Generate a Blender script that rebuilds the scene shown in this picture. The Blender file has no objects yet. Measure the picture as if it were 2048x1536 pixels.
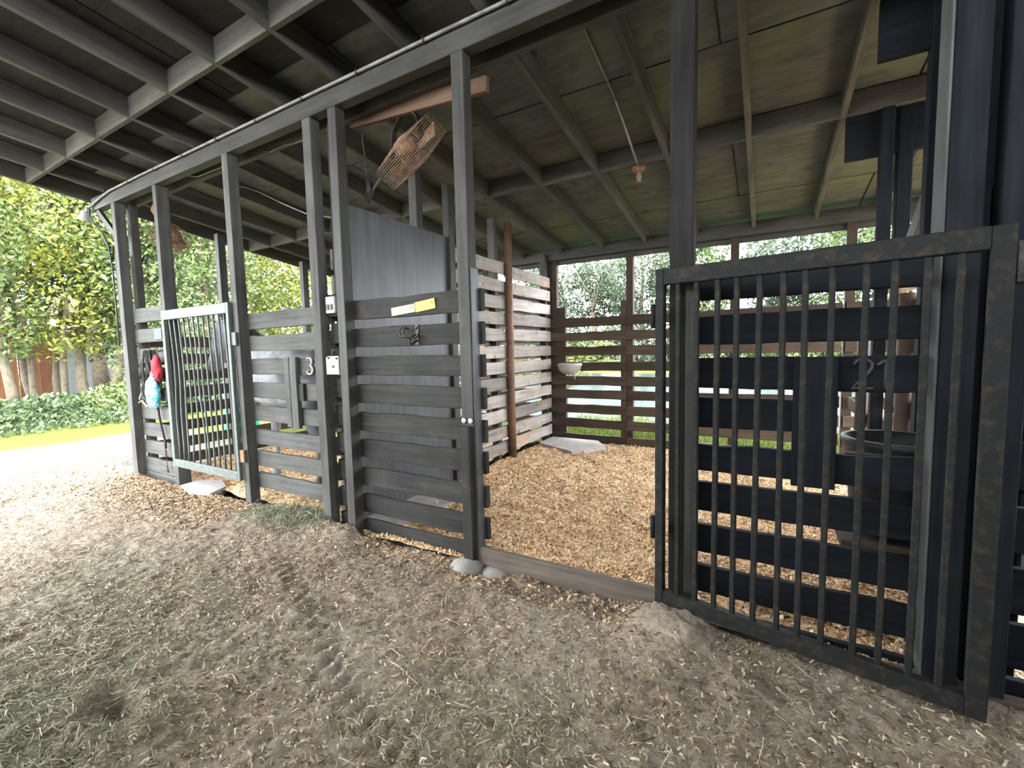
import bpy, bmesh, math, random
import numpy as np
from mathutils import Vector, Matrix, noise
random.seed(7); rng = np.random.default_rng(7)
scene = bpy.context.scene
COL = scene.collection

# ------------------------------------------------------------------ camera, world, sun, exposure
cam_d = bpy.data.cameras.new('camera'); cam = bpy.data.objects.new('camera', cam_d); COL.objects.link(cam)
cam_d.sensor_width = 36.0; cam_d.lens = 885.0 / 2048 * 36.0; cam_d.clip_start = 0.02; cam_d.clip_end = 400
Rw = ((0.868, 0.018, -0.496), (0.496, -0.079, 0.865), (-0.023, -0.997, -0.078))
_r = Vector((Rw[0][0], Rw[1][0], Rw[2][0])).normalized(); _f = Vector((Rw[0][2], Rw[1][2], Rw[2][2])).normalized()
_u = _r.cross(_f).normalized()
M = Matrix.Identity(4)
for i in range(3):
    M[i][0] = _r[i]; M[i][1] = _u[i]; M[i][2] = -_f[i]
M.translation = Vector((0, 0, 1.45)); cam.matrix_world = M
scene.camera = cam
w = bpy.data.worlds.new('sky'); scene.world = w; w.use_nodes = True
bg = w.node_tree.nodes['Background']; bg.inputs[0].default_value = (0.91, 0.96, 1.0, 1); bg.inputs[1].default_value = 8.0
sd = bpy.data.lights.new('sun', 'SUN'); sun = bpy.data.objects.new('sun', sd); COL.objects.link(sun)
sd.energy = 16.0; sd.angle = math.radians(14); sd.color = (1.0, 0.95, 0.86)
sun.rotation_euler = Vector((-0.38, 0.32, -1.0)).to_track_quat('-Z', 'Y').to_euler()
scene.view_settings.view_transform = 'Standard'; scene.view_settings.look = 'None'
scene.view_settings.gamma = 1.0; scene.view_settings.use_curve_mapping = False
scene.view_settings.exposure = 1.5
scene.cycles.use_denoising = True
scene.cycles.max_bounces = 8; scene.cycles.diffuse_bounces = 5

# ------------------------------------------------------------------ materials
def newmat(name):
    m = bpy.data.materials.new(name); m.use_nodes = True
    nt = m.node_tree; b = nt.nodes['Principled BSDF']
    return m, nt, b
def N(nt, typ, **kw):
    n = nt.nodes.new(typ)
    for k, v in kw.items():
        if k in n.inputs: n.inputs[k].default_value = v
        else: setattr(n, k, v)
    return n
def ramp(nt, fac, stops):
    r = nt.nodes.new('ShaderNodeValToRGB'); nt.links.new(fac, r.inputs[0])
    e = r.color_ramp.elements
    while len(e) < len(stops): e.new(0.5)
    for el, (p, c) in zip(e, stops): el.position = p; el.color = (*c, 1)
    return r.outputs[0]
def mix(nt, fac, a, b, typ='MIX'):
    n = nt.nodes.new('ShaderNodeMix'); n.data_type = 'RGBA'; n.blend_type = typ
    for s, v in ((n.inputs[0], fac), (n.inputs[6], a), (n.inputs[7], b)):
        if isinstance(v, bpy.types.NodeSocket): nt.links.new(v, s)
        elif isinstance(v, (int, float)): s.default_value = v
        else: s.default_value = (*v, 1)
    return n.outputs[2]
def wood(name, c1, c2, rough=0.75, grain=(1.6, 26, 26), patches=(), bump=0.35, vary=0.35, spec=0.3):
    m, nt, b = newmat(name); L = nt.links
    tc = N(nt, 'ShaderNodeTexCoord'); oi = N(nt, 'ShaderNodeObjectInfo')
    add = N(nt, 'ShaderNodeVectorMath', operation='ADD')
    mul = N(nt, 'ShaderNodeMath', operation='MULTIPLY'); mul.inputs[1].default_value = 37.0
    L.new(oi.outputs['Random'], mul.inputs[0]); L.new(tc.outputs['Object'], add.inputs[0]); L.new(mul.outputs[0], add.inputs[1])
    mp = N(nt, 'ShaderNodeMapping'); mp.inputs['Scale'].default_value = grain; L.new(add.outputs[0], mp.inputs[0])
    n1 = N(nt, 'ShaderNodeTexNoise', Scale=1.0, Detail=7.0, Roughness=0.65); L.new(mp.outputs[0], n1.inputs['Vector'])
    n2 = N(nt, 'ShaderNodeTexNoise', Scale=3.0, Detail=4.0); L.new(add.outputs[0], n2.inputs['Vector'])
    col = ramp(nt, n1.outputs[0], [(0.36, c1), (0.64, c2)])
    col = mix(nt, 0.45, col, ramp(nt, n2.outputs[0], [(0.3, c1), (0.7, c2)]))
    mr = N(nt, 'ShaderNodeMapRange'); mr.inputs[3].default_value = 1 - vary; mr.inputs[4].default_value = 1 + vary
    L.new(oi.outputs['Random'], mr.inputs[0])
    for (pc, sc, lo, hi) in patches:
        n3 = N(nt, 'ShaderNodeTexNoise', Scale=sc, Detail=5.0, Roughness=0.6); L.new(add.outputs[0], n3.inputs['Vector'])
        f = N(nt, 'ShaderNodeMapRange'); f.inputs[1].default_value = lo; f.inputs[2].default_value = hi; L.new(n3.outputs[0], f.inputs[0])
        col = mix(nt, f.outputs[0], col, pc)
    hs = N(nt, 'ShaderNodeHueSaturation'); L.new(mr.outputs[0], hs.inputs['Value']); L.new(col, hs.inputs['Color'])
    L.new(hs.outputs[0], b.inputs['Base Color']); b.inputs['Roughness'].default_value = rough
    b.inputs['Specular IOR Level'].default_value = spec
    bp = N(nt, 'ShaderNodeBump', Strength=bump, Distance=0.004); L.new(n1.outputs[0], bp.inputs['Height']); L.new(bp.outputs[0], b.inputs['Normal'])
    return m
def plain(name, c, rough=0.6, metal=0.0, c2=None, sc=12.0, bump=0.0, spec=0.5, lo=0.4, hi=0.65):
    m, nt, b = newmat(name); L = nt.links
    tc = N(nt, 'ShaderNodeTexCoord')
    n1 = N(nt, 'ShaderNodeTexNoise', Scale=sc, Detail=6.0, Roughness=0.65); L.new(tc.outputs['Object'], n1.inputs['Vector'])
    if c2 is None: c2 = tuple(x * 0.8 for x in c)
    L.new(ramp(nt, n1.outputs[0], [(lo, c), (hi, c2)]), b.inputs['Base Color'])
    b.inputs['Roughness'].default_value = rough; b.inputs['Metallic'].default_value = metal; b.inputs['Specular IOR Level'].default_value = spec
    if bump:
        bp = N(nt, 'ShaderNodeBump', Strength=bump, Distance=0.01); L.new(n1.outputs[0], bp.inputs['Height']); L.new(bp.outputs[0], b.inputs['Normal'])
    return m
def islands(name, stops, rough=0.7, transl=0.0):
    m, nt, b = newmat(name); L = nt.links
    g = N(nt, 'ShaderNodeNewGeometry'); c = ramp(nt, g.outputs['Random Per Island'], stops)
    L.new(c, b.inputs['Base Color']); b.inputs['Roughness'].default_value = rough; b.inputs['Specular IOR Level'].default_value = 0.25
    if transl:
        t = N(nt, 'ShaderNodeBsdfTranslucent'); L.new(c, t.inputs[0])
        ms = N(nt, 'ShaderNodeMixShader', Fac=transl); L.new(b.outputs[0], ms.inputs[1]); L.new(t.outputs[0], ms.inputs[2])
        L.new(ms.outputs[0], nt.nodes['Material Output'].inputs[0])
    return m

BROWN = (0.055, 0.035, 0.022)
m_dark = wood('dark_painted_wood', (0.012, 0.0115, 0.0105), (0.040, 0.039, 0.036), vary=0.15, spec=0.15, patches=[((0.05, 0.037, 0.025), 7.0, 0.60, 0.75)])
m_frame = wood('dark_frame_wood', (0.018, 0.0175, 0.0155), (0.060, 0.058, 0.052), rough=0.6, spec=0.25, vary=0.12, patches=[((0.065, 0.05, 0.036), 5.0, 0.62, 0.75)])
m_wood_lit = wood('lit_grey_wood', (0.032, 0.0315, 0.029), (0.10, 0.098, 0.091), rough=0.75, spec=0.2, vary=0.12, patches=[((0.06, 0.05, 0.04), 6.0, 0.62, 0.75)])  # left-bay copy of the frame wood, brighter light put into its colour
m_div = wood('weathered_divider_wood', (0.145, 0.13, 0.118), (0.34, 0.305, 0.28), rough=0.85, patches=[((0.34, 0.20, 0.11), 4.5, 0.56, 0.68), ((0.10, 0.085, 0.07), 9.0, 0.6, 0.7)], bump=0.5)
m_back = wood('back_wall_wood', (0.03, 0.021, 0.015), (0.075, 0.052, 0.037), rough=0.85)
m_wood_shaded = wood('shaded_black_wood', (0.004, 0.0048, 0.0062), (0.014, 0.016, 0.020), rough=0.8, vary=0.1, spec=0.1)  # right-side copy of the dark wood, the shade there put into its colour
m_wood_shaded_warm = wood('shaded_brown_wood', (0.008, 0.0073, 0.007), (0.024, 0.022, 0.021), rough=0.8, vary=0.05, spec=0.1)  # warmer dark copy for the gate post, its shade put into the colour
m_sill = wood('worn_brown_sill', (0.05, 0.039, 0.03), (0.14, 0.112, 0.088), rough=0.8)
m_lit_face = wood('lit_post_face', (0.05, 0.05, 0.05), (0.11, 0.108, 0.105), rough=0.85, spec=0.1, vary=0.05)  # light falling on the post side, put into a paler wood colour
m_ply = wood('dark_plywood', (0.042, 0.044, 0.048), (0.088, 0.092, 0.10), grain=(1.2, 22, 22), rough=0.42, vary=0.05, bump=0.15)
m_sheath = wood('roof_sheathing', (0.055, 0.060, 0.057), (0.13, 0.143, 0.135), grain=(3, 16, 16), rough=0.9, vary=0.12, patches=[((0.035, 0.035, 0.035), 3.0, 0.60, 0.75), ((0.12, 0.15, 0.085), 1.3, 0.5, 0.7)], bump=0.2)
m_sheath_shaded = wood('shaded_roof_sheathing', (0.010, 0.0095, 0.009), (0.03, 0.028, 0.026), grain=(3, 16, 16), rough=0.9, vary=0.1)  # aisle copy of the sheathing with the shade put into its colour
m_rafter = wood('rafter_wood', (0.04, 0.038, 0.034), (0.105, 0.10, 0.088), rough=0.85, vary=0.2)
m_raw = wood('raw_timber', (0.075, 0.045, 0.028), (0.14, 0.085, 0.055), rough=0.9)
m_log = wood('rubbed_log_wood', (0.04, 0.022, 0.014), (0.13, 0.072, 0.042), rough=0.6)
m_log_dark = wood('dark_log_wood', (0.02, 0.012, 0.009), (0.055, 0.033, 0.024), rough=0.7)
m_pale = wood('pale_end_wood', (0.33, 0.24, 0.12), (0.48, 0.36, 0.2), rough=0.85)
m_chew = wood('chewed_pale_wood', (0.36, 0.27, 0.20), (0.60, 0.45, 0.34), rough=0.9, patches=[((0.18, 0.14, 0.11), 14.0, 0.58, 0.68)], bump=0.7)
m_gate_a = plain('faded_green_metal', (0.06, 0.076, 0.068), 0.6, 0.05, c2=(0.095, 0.11, 0.10), sc=20, bump=0.1)
m_gate_b = plain('dark_rusty_metal', (0.0075, 0.009, 0.0085), 0.7, 0.0, c2=(0.045, 0.029, 0.017), spec=0.2, sc=26, bump=0.35, lo=0.5, hi=0.78)
m_rust = plain('rust', (0.16, 0.075, 0.035), 0.85, 0.2, c2=(0.30, 0.20, 0.13), sc=30, bump=0.3)
m_wire = plain('dusty_wire', (0.26, 0.17, 0.12), 0.8, 0.3, c2=(0.13, 0.085, 0.06), sc=18)
m_black = plain('black_plastic', (0.009, 0.0095, 0.011), 0.6, c2=(0.03, 0.03, 0.03), sc=9)
m_blackmetal = plain('black_iron', (0.02, 0.019, 0.018), 0.5, 0.6, c2=(0.05, 0.04, 0.03))
m_steel = plain('galvanised_steel', (0.42, 0.42, 0.42), 0.45, 0.8, c2=(0.26, 0.25, 0.24), sc=15)
m_conduit = plain('grey_conduit', (0.20, 0.195, 0.185), 0.5, 0.3, c2=(0.10, 0.095, 0.09), sc=8)
m_conduit_dark = plain('tarnished_grey_metal', (0.035, 0.035, 0.035), 0.6)
m_white = plain('white_plastic', (0.36, 0.35, 0.32), 0.5, c2=(0.27, 0.26, 0.23), sc=10)
m_cream = plain('cream_plate', (0.30, 0.28, 0.235), 0.6, c2=(0.23, 0.21, 0.175), sc=20)
m_yellow = plain('yellow_plate', (0.62, 0.37, 0.02), 0.5, c2=(0.55, 0.32, 0.02), sc=20)
m_green = plain('green_plate', (0.004, 0.055, 0.034), 0.6)
m_red = plain('red_cloth', (0.42, 0.02, 0.03), 0.9, c2=(0.24, 0.01, 0.02), sc=14, bump=0.4)
m_blue = plain('blue_white_mesh', (0.06, 0.50, 0.72), 0.7, c2=(0.70, 0.80, 0.85), sc=22, bump=0.5, lo=0.45, hi=0.6)
m_strap = plain('black_webbing', (0.015, 0.014, 0.014), 0.85, c2=(0.06, 0.05, 0.045), sc=40)
m_rope = plain('faded_rope', (0.20, 0.15, 0.11), 0.9, c2=(0.32, 0.25, 0.2), sc=60)
m_brass = plain('brass', (0.45, 0.30, 0.08), 0.4, 0.9)
m_conc = plain('concrete', (0.30, 0.28, 0.25), 0.95, c2=(0.20, 0.19, 0.17), sc=10, bump=0.6)
m_mat = plain('grey_mat', (0.30, 0.27, 0.255), 0.9, c2=(0.22, 0.19, 0.18), sc=8, bump=0.2)
m_mat_pale = plain('pale_dusty_mat', (0.42, 0.385, 0.365), 0.95, c2=(0.30, 0.265, 0.25), sc=6, bump=0.2)
m_shed = wood('brown_shed_boards', (0.10, 0.042, 0.02), (0.16, 0.068, 0.034), rough=0.9)
m_wall = plain('white_stucco', (0.34, 0.36, 0.38), 0.9, c2=(0.28, 0.30, 0.32), sc=3)
m_roofed = plain('grey_roof', (0.12, 0.11, 0.11), 0.9)
m_bark = plain('bark', (0.13, 0.105, 0.075), 0.95, c2=(0.07, 0.055, 0.038), sc=9, bump=0.8)
m_horse = plain('grey_coat', (0.27, 0.275, 0.295), 0.75, c2=(0.13, 0.13, 0.14), sc=5)
m_mane = plain('dark_mane', (0.05, 0.05, 0.055), 0.8, c2=(0.12, 0.12, 0.125), sc=30)
m_teal = plain('teal_plastic', (0.02, 0.42, 0.30), 0.5)
m_sack = plain('grey_sack', (0.22, 0.22, 0.22), 0.9, c2=(0.12, 0.12, 0.12), sc=12, bump=0.4)
m_straw = islands('straw', [(0.0, (0.06, 0.040, 0.025)), (0.4, (0.26, 0.19, 0.12)), (0.8, (0.50, 0.40, 0.27)), (1.0, (0.72, 0.61, 0.45))], 0.85)
m_hay = islands('green_hay', [(0.0, (0.09, 0.095, 0.055)), (0.5, (0.20, 0.20, 0.125)), (0.85, (0.34, 0.33, 0.225)), (1.0, (0.50, 0.49, 0.39))], 0.85)
m_shav = islands('shavings', [(0.0, (0.30, 0.15, 0.065)), (0.3, (0.64, 0.40, 0.20)), (0.7, (0.82, 0.58, 0.34)), (1.0, (0.88, 0.73, 0.53))], 0.85)
m_spill = islands('dirty_shavings', [(0.0, (0.16, 0.10, 0.06)), (0.4, (0.34, 0.22, 0.125)), (0.8, (0.50, 0.35, 0.21)), (1.0, (0.60, 0.47, 0.33))], 0.9)
def leafmat(name, a, b_, c):
    return islands(name, [(0.0, a), (0.5, b_), (1.0, c)], 0.55, 0.42)
m_leaf = [leafmat('leaf_mid', (0.036, 0.056, 0.02), (0.085, 0.125, 0.042), (0.165, 0.205, 0.08)),
          leafmat('leaf_yellow', (0.075, 0.10, 0.022), (0.17, 0.19, 0.04), (0.28, 0.265, 0.05)),
          leafmat('leaf_deep', (0.02, 0.034, 0.017), (0.05, 0.078, 0.036), (0.10, 0.13, 0.066)),
          leafmat('leaf_pale', (0.065, 0.088, 0.055), (0.12, 0.155, 0.095), (0.21, 0.24, 0.155))]
m_palm = leafmat('palm_leaf', (0.025, 0.03, 0.003), (0.05, 0.05, 0.005), (0.08, 0.068, 0.008))
m_leaf_far = leafmat('leaf_far', (0.02, 0.032, 0.018), (0.042, 0.06, 0.036), (0.08, 0.10, 0.062))
m_leaf_far2 = leafmat('leaf_far_green', (0.02, 0.036, 0.012), (0.045, 0.07, 0.022), (0.085, 0.115, 0.04))
m_grassb = leafmat('grass_blade', (0.03, 0.05, 0.006), (0.06, 0.085, 0.009), (0.10, 0.125, 0.018))

# aisle dirt
m_dirt, nt, b = newmat('dry_dirt'); L = nt.links
tc = N(nt, 'ShaderNodeTexCoord')
n1 = N(nt, 'ShaderNodeTexNoise', Scale=1.3, Detail=8.0, Roughness=0.7); n2 = N(nt, 'ShaderNodeTexNoise', Scale=38.0, Detail=6.0, Roughness=0.7); n3 = N(nt, 'ShaderNodeTexNoise', Scale=9.0, Detail=6.0, Roughness=0.7)
for n in (n1, n2, n3): L.new(tc.outputs['Object'], n.inputs['Vector'])
c = ramp(nt, n2.outputs[0], [(0.3, (0.17, 0.125, 0.09)), (0.7, (0.44, 0.35, 0.262))])
c = mix(nt, ramp(nt, n1.outputs[0], [(0.42, (0, 0, 0)), (0.72, (0.7, 0.7, 0.7))]), c, (0.47, 0.415, 0.345))
L.new(c, b.inputs['Base Color']); b.inputs['Roughness'].default_value = 0.95; b.inputs['Specular IOR Level'].default_value = 0.1
ad = N(nt, 'ShaderNodeMath', operation='ADD'); L.new(n2.outputs[0], ad.inputs[0]); L.new(n3.outputs[0], ad.inputs[1])
bp = N(nt, 'ShaderNodeBump', Strength=0.9, Distance=0.03); L.new(ad.outputs[0], bp.inputs['Height']); L.new(bp.outputs[0], b.inputs['Normal'])
# bedding base
m_bed, nt, b = newmat('bedding'); L = nt.links
tc = N(nt, 'ShaderNodeTexCoord'); n2 = N(nt, 'ShaderNodeTexVoronoi', Scale=55.0); n3 = N(nt, 'ShaderNodeTexNoise', Scale=5.0, Detail=6.0)
for n in (n2, n3): L.new(tc.outputs['Object'], n.inputs['Vector'])
c = ramp(nt, n2.outputs['Color'], [(0.15, (0.42, 0.25, 0.125)), (0.6, (0.74, 0.53, 0.32)), (0.95, (0.82, 0.66, 0.46))])
c = mix(nt, ramp(nt, n3.outputs[0], [(0.55, (0, 0, 0)), (0.75, (0.6, 0.6, 0.6))]), c, (0.22, 0.11, 0.05))
L.new(c, b.inputs['Base Color']); b.inputs['Roughness'].default_value = 0.95
bp = N(nt, 'ShaderNodeBump', Strength=0.8, Distance=0.02); L.new(n2.outputs['Distance'], bp.inputs['Height']); L.new(bp.outputs[0], b.inputs['Normal'])
# outdoor lawn with a sand drive
m_lawn, nt, b = newmat('lawn_and_sand'); L = nt.links
tc = N(nt, 'ShaderNodeTexCoord'); sp = N(nt, 'ShaderNodeSeparateXYZ'); L.new(tc.outputs['Object'], sp.inputs[0])
n1 = N(nt, 'ShaderNodeTexNoise', Scale=0.9, Detail=6.0); n2 = N(nt, 'ShaderNodeTexNoise', Scale=14.0, Detail=6.0)
for n in (n1, n2): L.new(tc.outputs['Object'], n.inputs['Vector'])
g = ramp(nt, n2.outputs[0], [(0.3, (0.026, 0.037, 0.006)), (0.7, (0.052, 0.066, 0.011))])
s = ramp(nt, n2.outputs[0], [(0.3, (0.075, 0.066, 0.055)), (0.7, (0.125, 0.115, 0.10))])
# sand where y - 0.32*(x+11) < limit and x > -11.5
a1 = N(nt, 'ShaderNodeMath', operation='MULTIPLY_ADD'); L.new(sp.outputs[0], a1.inputs[0]); a1.inputs[1].default_value = 1.0; L.new(n1.outputs[0], a1.inputs[2])
f1 = N(nt, 'ShaderNodeMapRange'); f1.inputs[1].default_value = -10.6; f1.inputs[2].default_value = -9.2; L.new(a1.outputs[0], f1.inputs[0])
a2 = N(nt, 'ShaderNodeMath', operation='ADD'); L.new(sp.outputs[1], a2.inputs[0]); L.new(n1.outputs[0], a2.inputs[1])
f2 = N(nt, 'ShaderNodeMapRange'); f2.inputs[1].default_value = 5.2; f2.inputs[2].default_value = 4.2; L.new(a2.outputs[0], f2.inputs[0])
fm = N(nt, 'ShaderNodeMath', operation='MULTIPLY'); L.new(f1.outputs[0], fm.inputs[0]); L.new(f2.outputs[0], fm.inputs[1])
L.new(mix(nt, fm.outputs[0], g, s), b.inputs['Base Color']); b.inputs['Roughness'].default_value = 1.0; b.inputs['Specular IOR Level'].default_value = 0.1
bp = N(nt, 'ShaderNodeBump', Strength=0.7, Distance=0.05); L.new(n2.outputs[0], bp.inputs['Height']); L.new(bp.outputs[0], b.inputs['Normal'])
# pond water
m_water, nt, b = newmat('pond_water'); L = nt.links
tc = N(nt, 'ShaderNodeTexCoord'); n1 = N(nt, 'ShaderNodeTexNoise', Scale=3.0, Detail=5.0); L.new(tc.outputs['Object'], n1.inputs['Vector'])
b.inputs['Base Color'].default_value = (0.010, 0.019, 0.019, 1); b.inputs['Roughness'].default_value = 0.25; b.inputs['Specular IOR Level'].default_value = 0.12
bp = N(nt, 'ShaderNodeBump', Strength=0.35, Distance=0.06); L.new(n1.outputs[0], bp.inputs['Height']); L.new(bp.outputs[0], b.inputs['Normal'])

# ------------------------------------------------------------------ object helpers
def tag(o, label=None, cat=None, group=None, kind=None):
    if label: o['label'] = label
    if cat: o['category'] = cat
    if group: o['group'] = group
    if kind: o['kind'] = kind
    return o
def place(o, parent=None):
    COL.objects.link(o)
    if parent is not None:
        o.parent = parent; o.matrix_parent_inverse = Matrix.Translation(parent.location).inverted()
    return o
def empty(name, loc, label=None, cat=None, group=None, kind=None):
    o = bpy.data.objects.new(name, None); o.empty_display_size = 0.1; o.location = loc; COL.objects.link(o)
    return tag(o, label, cat, group, kind)
def meshobj(name, verts, faces, mat, parent=None, loc=None, mw=None, smooth=False):
    me = bpy.data.meshes.new(name); me.from_pydata([tuple(v) for v in verts], [], faces); me.update()
    if smooth: me.polygons.foreach_set('use_smooth', [True] * len(me.polygons))
    me.materials.append(mat); o = bpy.data.objects.new(name, me)
    if mw is not None: o.matrix_world = mw
    elif loc is not None: o.location = loc
    return place(o, parent)
def plank_mesh(L_, w, t, ch=0.004, seg=1, wob=0.0, bite=0.0):
    """bar along local X (centred), width w on local Z, thickness t on local Y, chamfered edges"""
    vs = []; fs = []; hw, ht = w / 2, t / 2
    ch = min(ch, hw * 0.4, ht * 0.4)
    for i in range(seg + 1):
        x = -L_ / 2 + L_ * i / seg
        a = random.uniform(-wob, wob); bt = random.uniform(-wob, wob)
        if bite and random.random() < 0.35: a -= random.uniform(0, bite)
        top = hw + a; bot = -hw + bt
        for (y, z) in ((-ht + ch, bot), (ht - ch, bot), (ht, bot + ch), (ht, top - ch), (ht - ch, top), (-ht + ch, top), (-ht, top - ch), (-ht, bot + ch)):
            vs.append((x, y, z))
    for i in range(seg):
        for k in range(8):
            a = i * 8 + k; b_ = i * 8 + (k + 1) % 8
            fs.append((a, b_, b_ + 8, a + 8))
    fs.append(tuple(range(8))[::-1]); fs.append(tuple(seg * 8 + k for k in range(8)))
    return vs, fs
def plank(name, p0, p1, w, t, mat, parent=None, up=(0, 0, 1), seg=1, wob=0.0, bite=0.0, ch=0.004, mesh=None):
    p0 = Vector(p0); p1 = Vector(p1); d = p1 - p0; L_ = d.length; x = d.normalized(); up = Vector(up)
    z = (up - x * up.dot(x)).normalized(); y = z.cross(x)
    mw = Matrix.Identity(4)
    for i in range(3): mw[i][0] = x[i]; mw[i][1] = y[i]; mw[i][2] = z[i]
    mw.translation = (p0 + p1) / 2
    if mesh is not None:
        o = bpy.data.objects.new(name, mesh); o.matrix_world = mw; return place(o, parent)
    vs, fs = plank_mesh(L_, w, t, ch, seg, wob, bite)
    return meshobj(name, vs, fs, mat, parent, mw=mw)
def boxp(name, x0, x1, y0, y1, z0, z1, mat, parent=None, axis='x', **k):
    """plank from bounds; axis is the grain direction"""
    cx, cy, cz = (x0 + x1) / 2, (y0 + y1) / 2, (z0 + z1) / 2
    if axis == 'x': return plank(name, (x0, cy, cz), (x1, cy, cz), z1 - z0, y1 - y0, mat, parent, **k)
    if axis == 'y': return plank(name, (cx, y0, cz), (cx, y1, cz), z1 - z0, x1 - x0, mat, parent, **k)
    return plank(name, (cx, cy, z0), (cx, cy, z1), y1 - y0, x1 - x0, mat, parent, up=(0, 1, 0), **k)
def tube_geo(pts, r, n=6, closed=False):
    pts = [Vector(p) for p in pts]; vs = []; fs = []; m = len(pts)
    rr = r if isinstance(r, (list, tuple)) else [r] * m
    prev = None
    for i, p in enumerate(pts):
        if closed: t = pts[(i + 1) % m] - pts[i - 1]
        else: t = pts[min(i + 1, m - 1)] - pts[max(i - 1, 0)]
        t = t.normalized() if t.length > 1e-9 else Vector((0, 0, 1))
        a = prev if prev is not None else (Vector((0, 0, 1)) if abs(t.z) < 0.9 else Vector((1, 0, 0)))
        a = (a - t * a.dot(t)).normalized(); prev = a; b_ = t.cross(a)
        for k in range(n):
            an = 2 * math.pi * k / n
            vs.append(p + (a * math.cos(an) + b_ * math.sin(an)) * rr[i])
    for i in range(m if closed else m - 1):
        j = (i + 1) % m
        for k in range(n):
            fs.append((i * n + k, i * n + (k + 1) % n, j * n + (k + 1) % n, j * n + k))
    if not closed:
        fs.append(tuple(range(n))[::-1]); fs.append(tuple((m - 1) * n + k for k in range(n)))
    return vs, fs
def tube(name, pts, r, mat, parent=None, n=6, closed=False, smooth=True):
    c0 = Vector(pts[0]); vs, fs = tube_geo([Vector(p) - c0 for p in pts], r, n, closed)
    return meshobj(name, vs, fs, mat, parent, loc=c0, smooth=smooth)
def multi_tube(name, paths, r, mat, parent=None, n=5, kind=None):
    vs = []; fs = []; c0 = Vector(paths[0][0][0])
    for pts, cl in paths:
        v, f = tube_geo([Vector(p) - c0 for p in pts], r, n, cl); k = len(vs); vs += v; fs += [tuple(a + k for a in q) for q in f]
    o = meshobj(name, vs, fs, mat, parent, loc=c0, smooth=True)
    if kind: o['kind'] = kind
    return o
def lathe(name, prof, mat, parent=None, loc=(0, 0, 0), n=28, rot=None, sy=1.0):
    vs = []; fs = []; m = len(prof)
    for r, z in prof:
        for k in range(n):
            a = 2 * math.pi * k / n; vs.append((r * math.cos(a), sy * r * math.sin(a), z))
    for i in range(m - 1):
        for k in range(n): fs.append((i * n + k, i * n + (k + 1) % n, (i + 1) * n + (k + 1) % n, (i + 1) * n + k))
    fs.append(tuple(range(n))[::-1]); fs.append(tuple((m - 1) * n + k for k in range(n)))
    mw = Matrix.Translation(loc) @ (rot.to_matrix().to_4x4() if rot is not None else Matrix.Identity(4))
    return meshobj(name, vs, fs, mat, parent, mw=mw, smooth=True)
def np_mesh(name, V, F, mat, parent=None, smooth=False):
    """V (n,3) array, F (m,4) int array"""
    me = bpy.data.meshes.new(name); me.vertices.add(len(V)); me.vertices.foreach_set('co', V.astype(np.float32).ravel())
    me.loops.add(F.size); me.loops.foreach_set('vertex_index', F.astype(np.int32).ravel())
    me.polygons.add(len(F)); me.polygons.foreach_set('loop_start', np.arange(0, F.size, 4, dtype=np.int32))
    me.update(calc_edges=True); me.validate()
    if smooth: me.polygons.foreach_set('use_smooth', np.ones(len(F), bool))
    me.materials.append(mat); o = bpy.data.objects.new(name, me)
    return place(o, parent)
def strands(name, P, length, width, mat, parent=None, bend=0.15, lift=0.25, yaw=None, up=False):
    n = len(P); yaw = rng.uniform(0, 2 * np.pi, n) if yaw is None else yaw
    Ls = rng.uniform(*length, n); W = rng.uniform(*width, n)
    el = rng.normal(0, lift, n) if not up else rng.uniform(0.8, 1.5, n)
    d = np.stack([np.cos(yaw) * np.cos(el), np.sin(yaw) * np.cos(el), np.sin(el)], 1)
    s = np.stack([-np.sin(yaw), np.cos(yaw), rng.normal(0, 0.4, n)], 1)
    off = rng.normal(0, 1, (n, 3)) * (bend * Ls)[:, None]; off[:, 2] = np.abs(off[:, 2])
    a = P - d * (0 if up else 0.5) * Ls[:, None]; e = P + d * (1.0 if up else 0.5) * Ls[:, None]; c_ = (a + e) / 2 + off
    h_ = s * (W / 2)[:, None]
    V = np.stack([a - h_, a + h_, c_ - h_, c_ + h_, e - h_ * 0.6, e + h_ * 0.6], 1).reshape(-1, 3)
    b0 = np.arange(n)[:, None] * 6
    F = np.concatenate([b0 + np.array([0, 1, 3, 2]), b0 + np.array([2, 3, 5, 4])], 0)
    o = np_mesh(name, V, F, mat, parent); o['kind'] = 'stuff'
    return o
def leaves(name, P, size, mat, parent=None):
    n = len(P); q = rng.normal(0, 1, (n, 3)); q /= np.linalg.norm(q, axis=1)[:, None]
    r = rng.normal(0, 1, (n, 3)); s = np.cross(q, r); s /= np.linalg.norm(s, axis=1)[:, None]
    Ls = rng.uniform(*size, n)[:, None]
    V = np.stack([P - q * Ls / 2, P + s * Ls * 0.22, P + q * Ls / 2, P - s * Ls * 0.22], 1).reshape(-1, 3)
    F = np.arange(n)[:, None] * 4 + np.array([0, 1, 2, 3])
    return np_mesh(name, V, F, mat, parent)
def grid(name, x0, x1, y0, y1, nx, ny, fz, mat, parent=None, smooth=True):
    xs = np.linspace(x0, x1, nx); ys = np.linspace(y0, y1, ny)
    V = np.array([(x, y, fz(x, y)) for y in ys for x in xs])
    i = np.arange(ny - 1)[:, None] * nx + np.arange(nx - 1)[None, :]; i = i.ravel()
    F = np.stack([i, i + 1, i + nx + 1, i + nx], 1)
    return np_mesh(name, V, F, mat, parent, smooth)
def nz(x, y, s, o=0.0): return noise.noise(Vector((x * s, y * s, o)))
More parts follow.
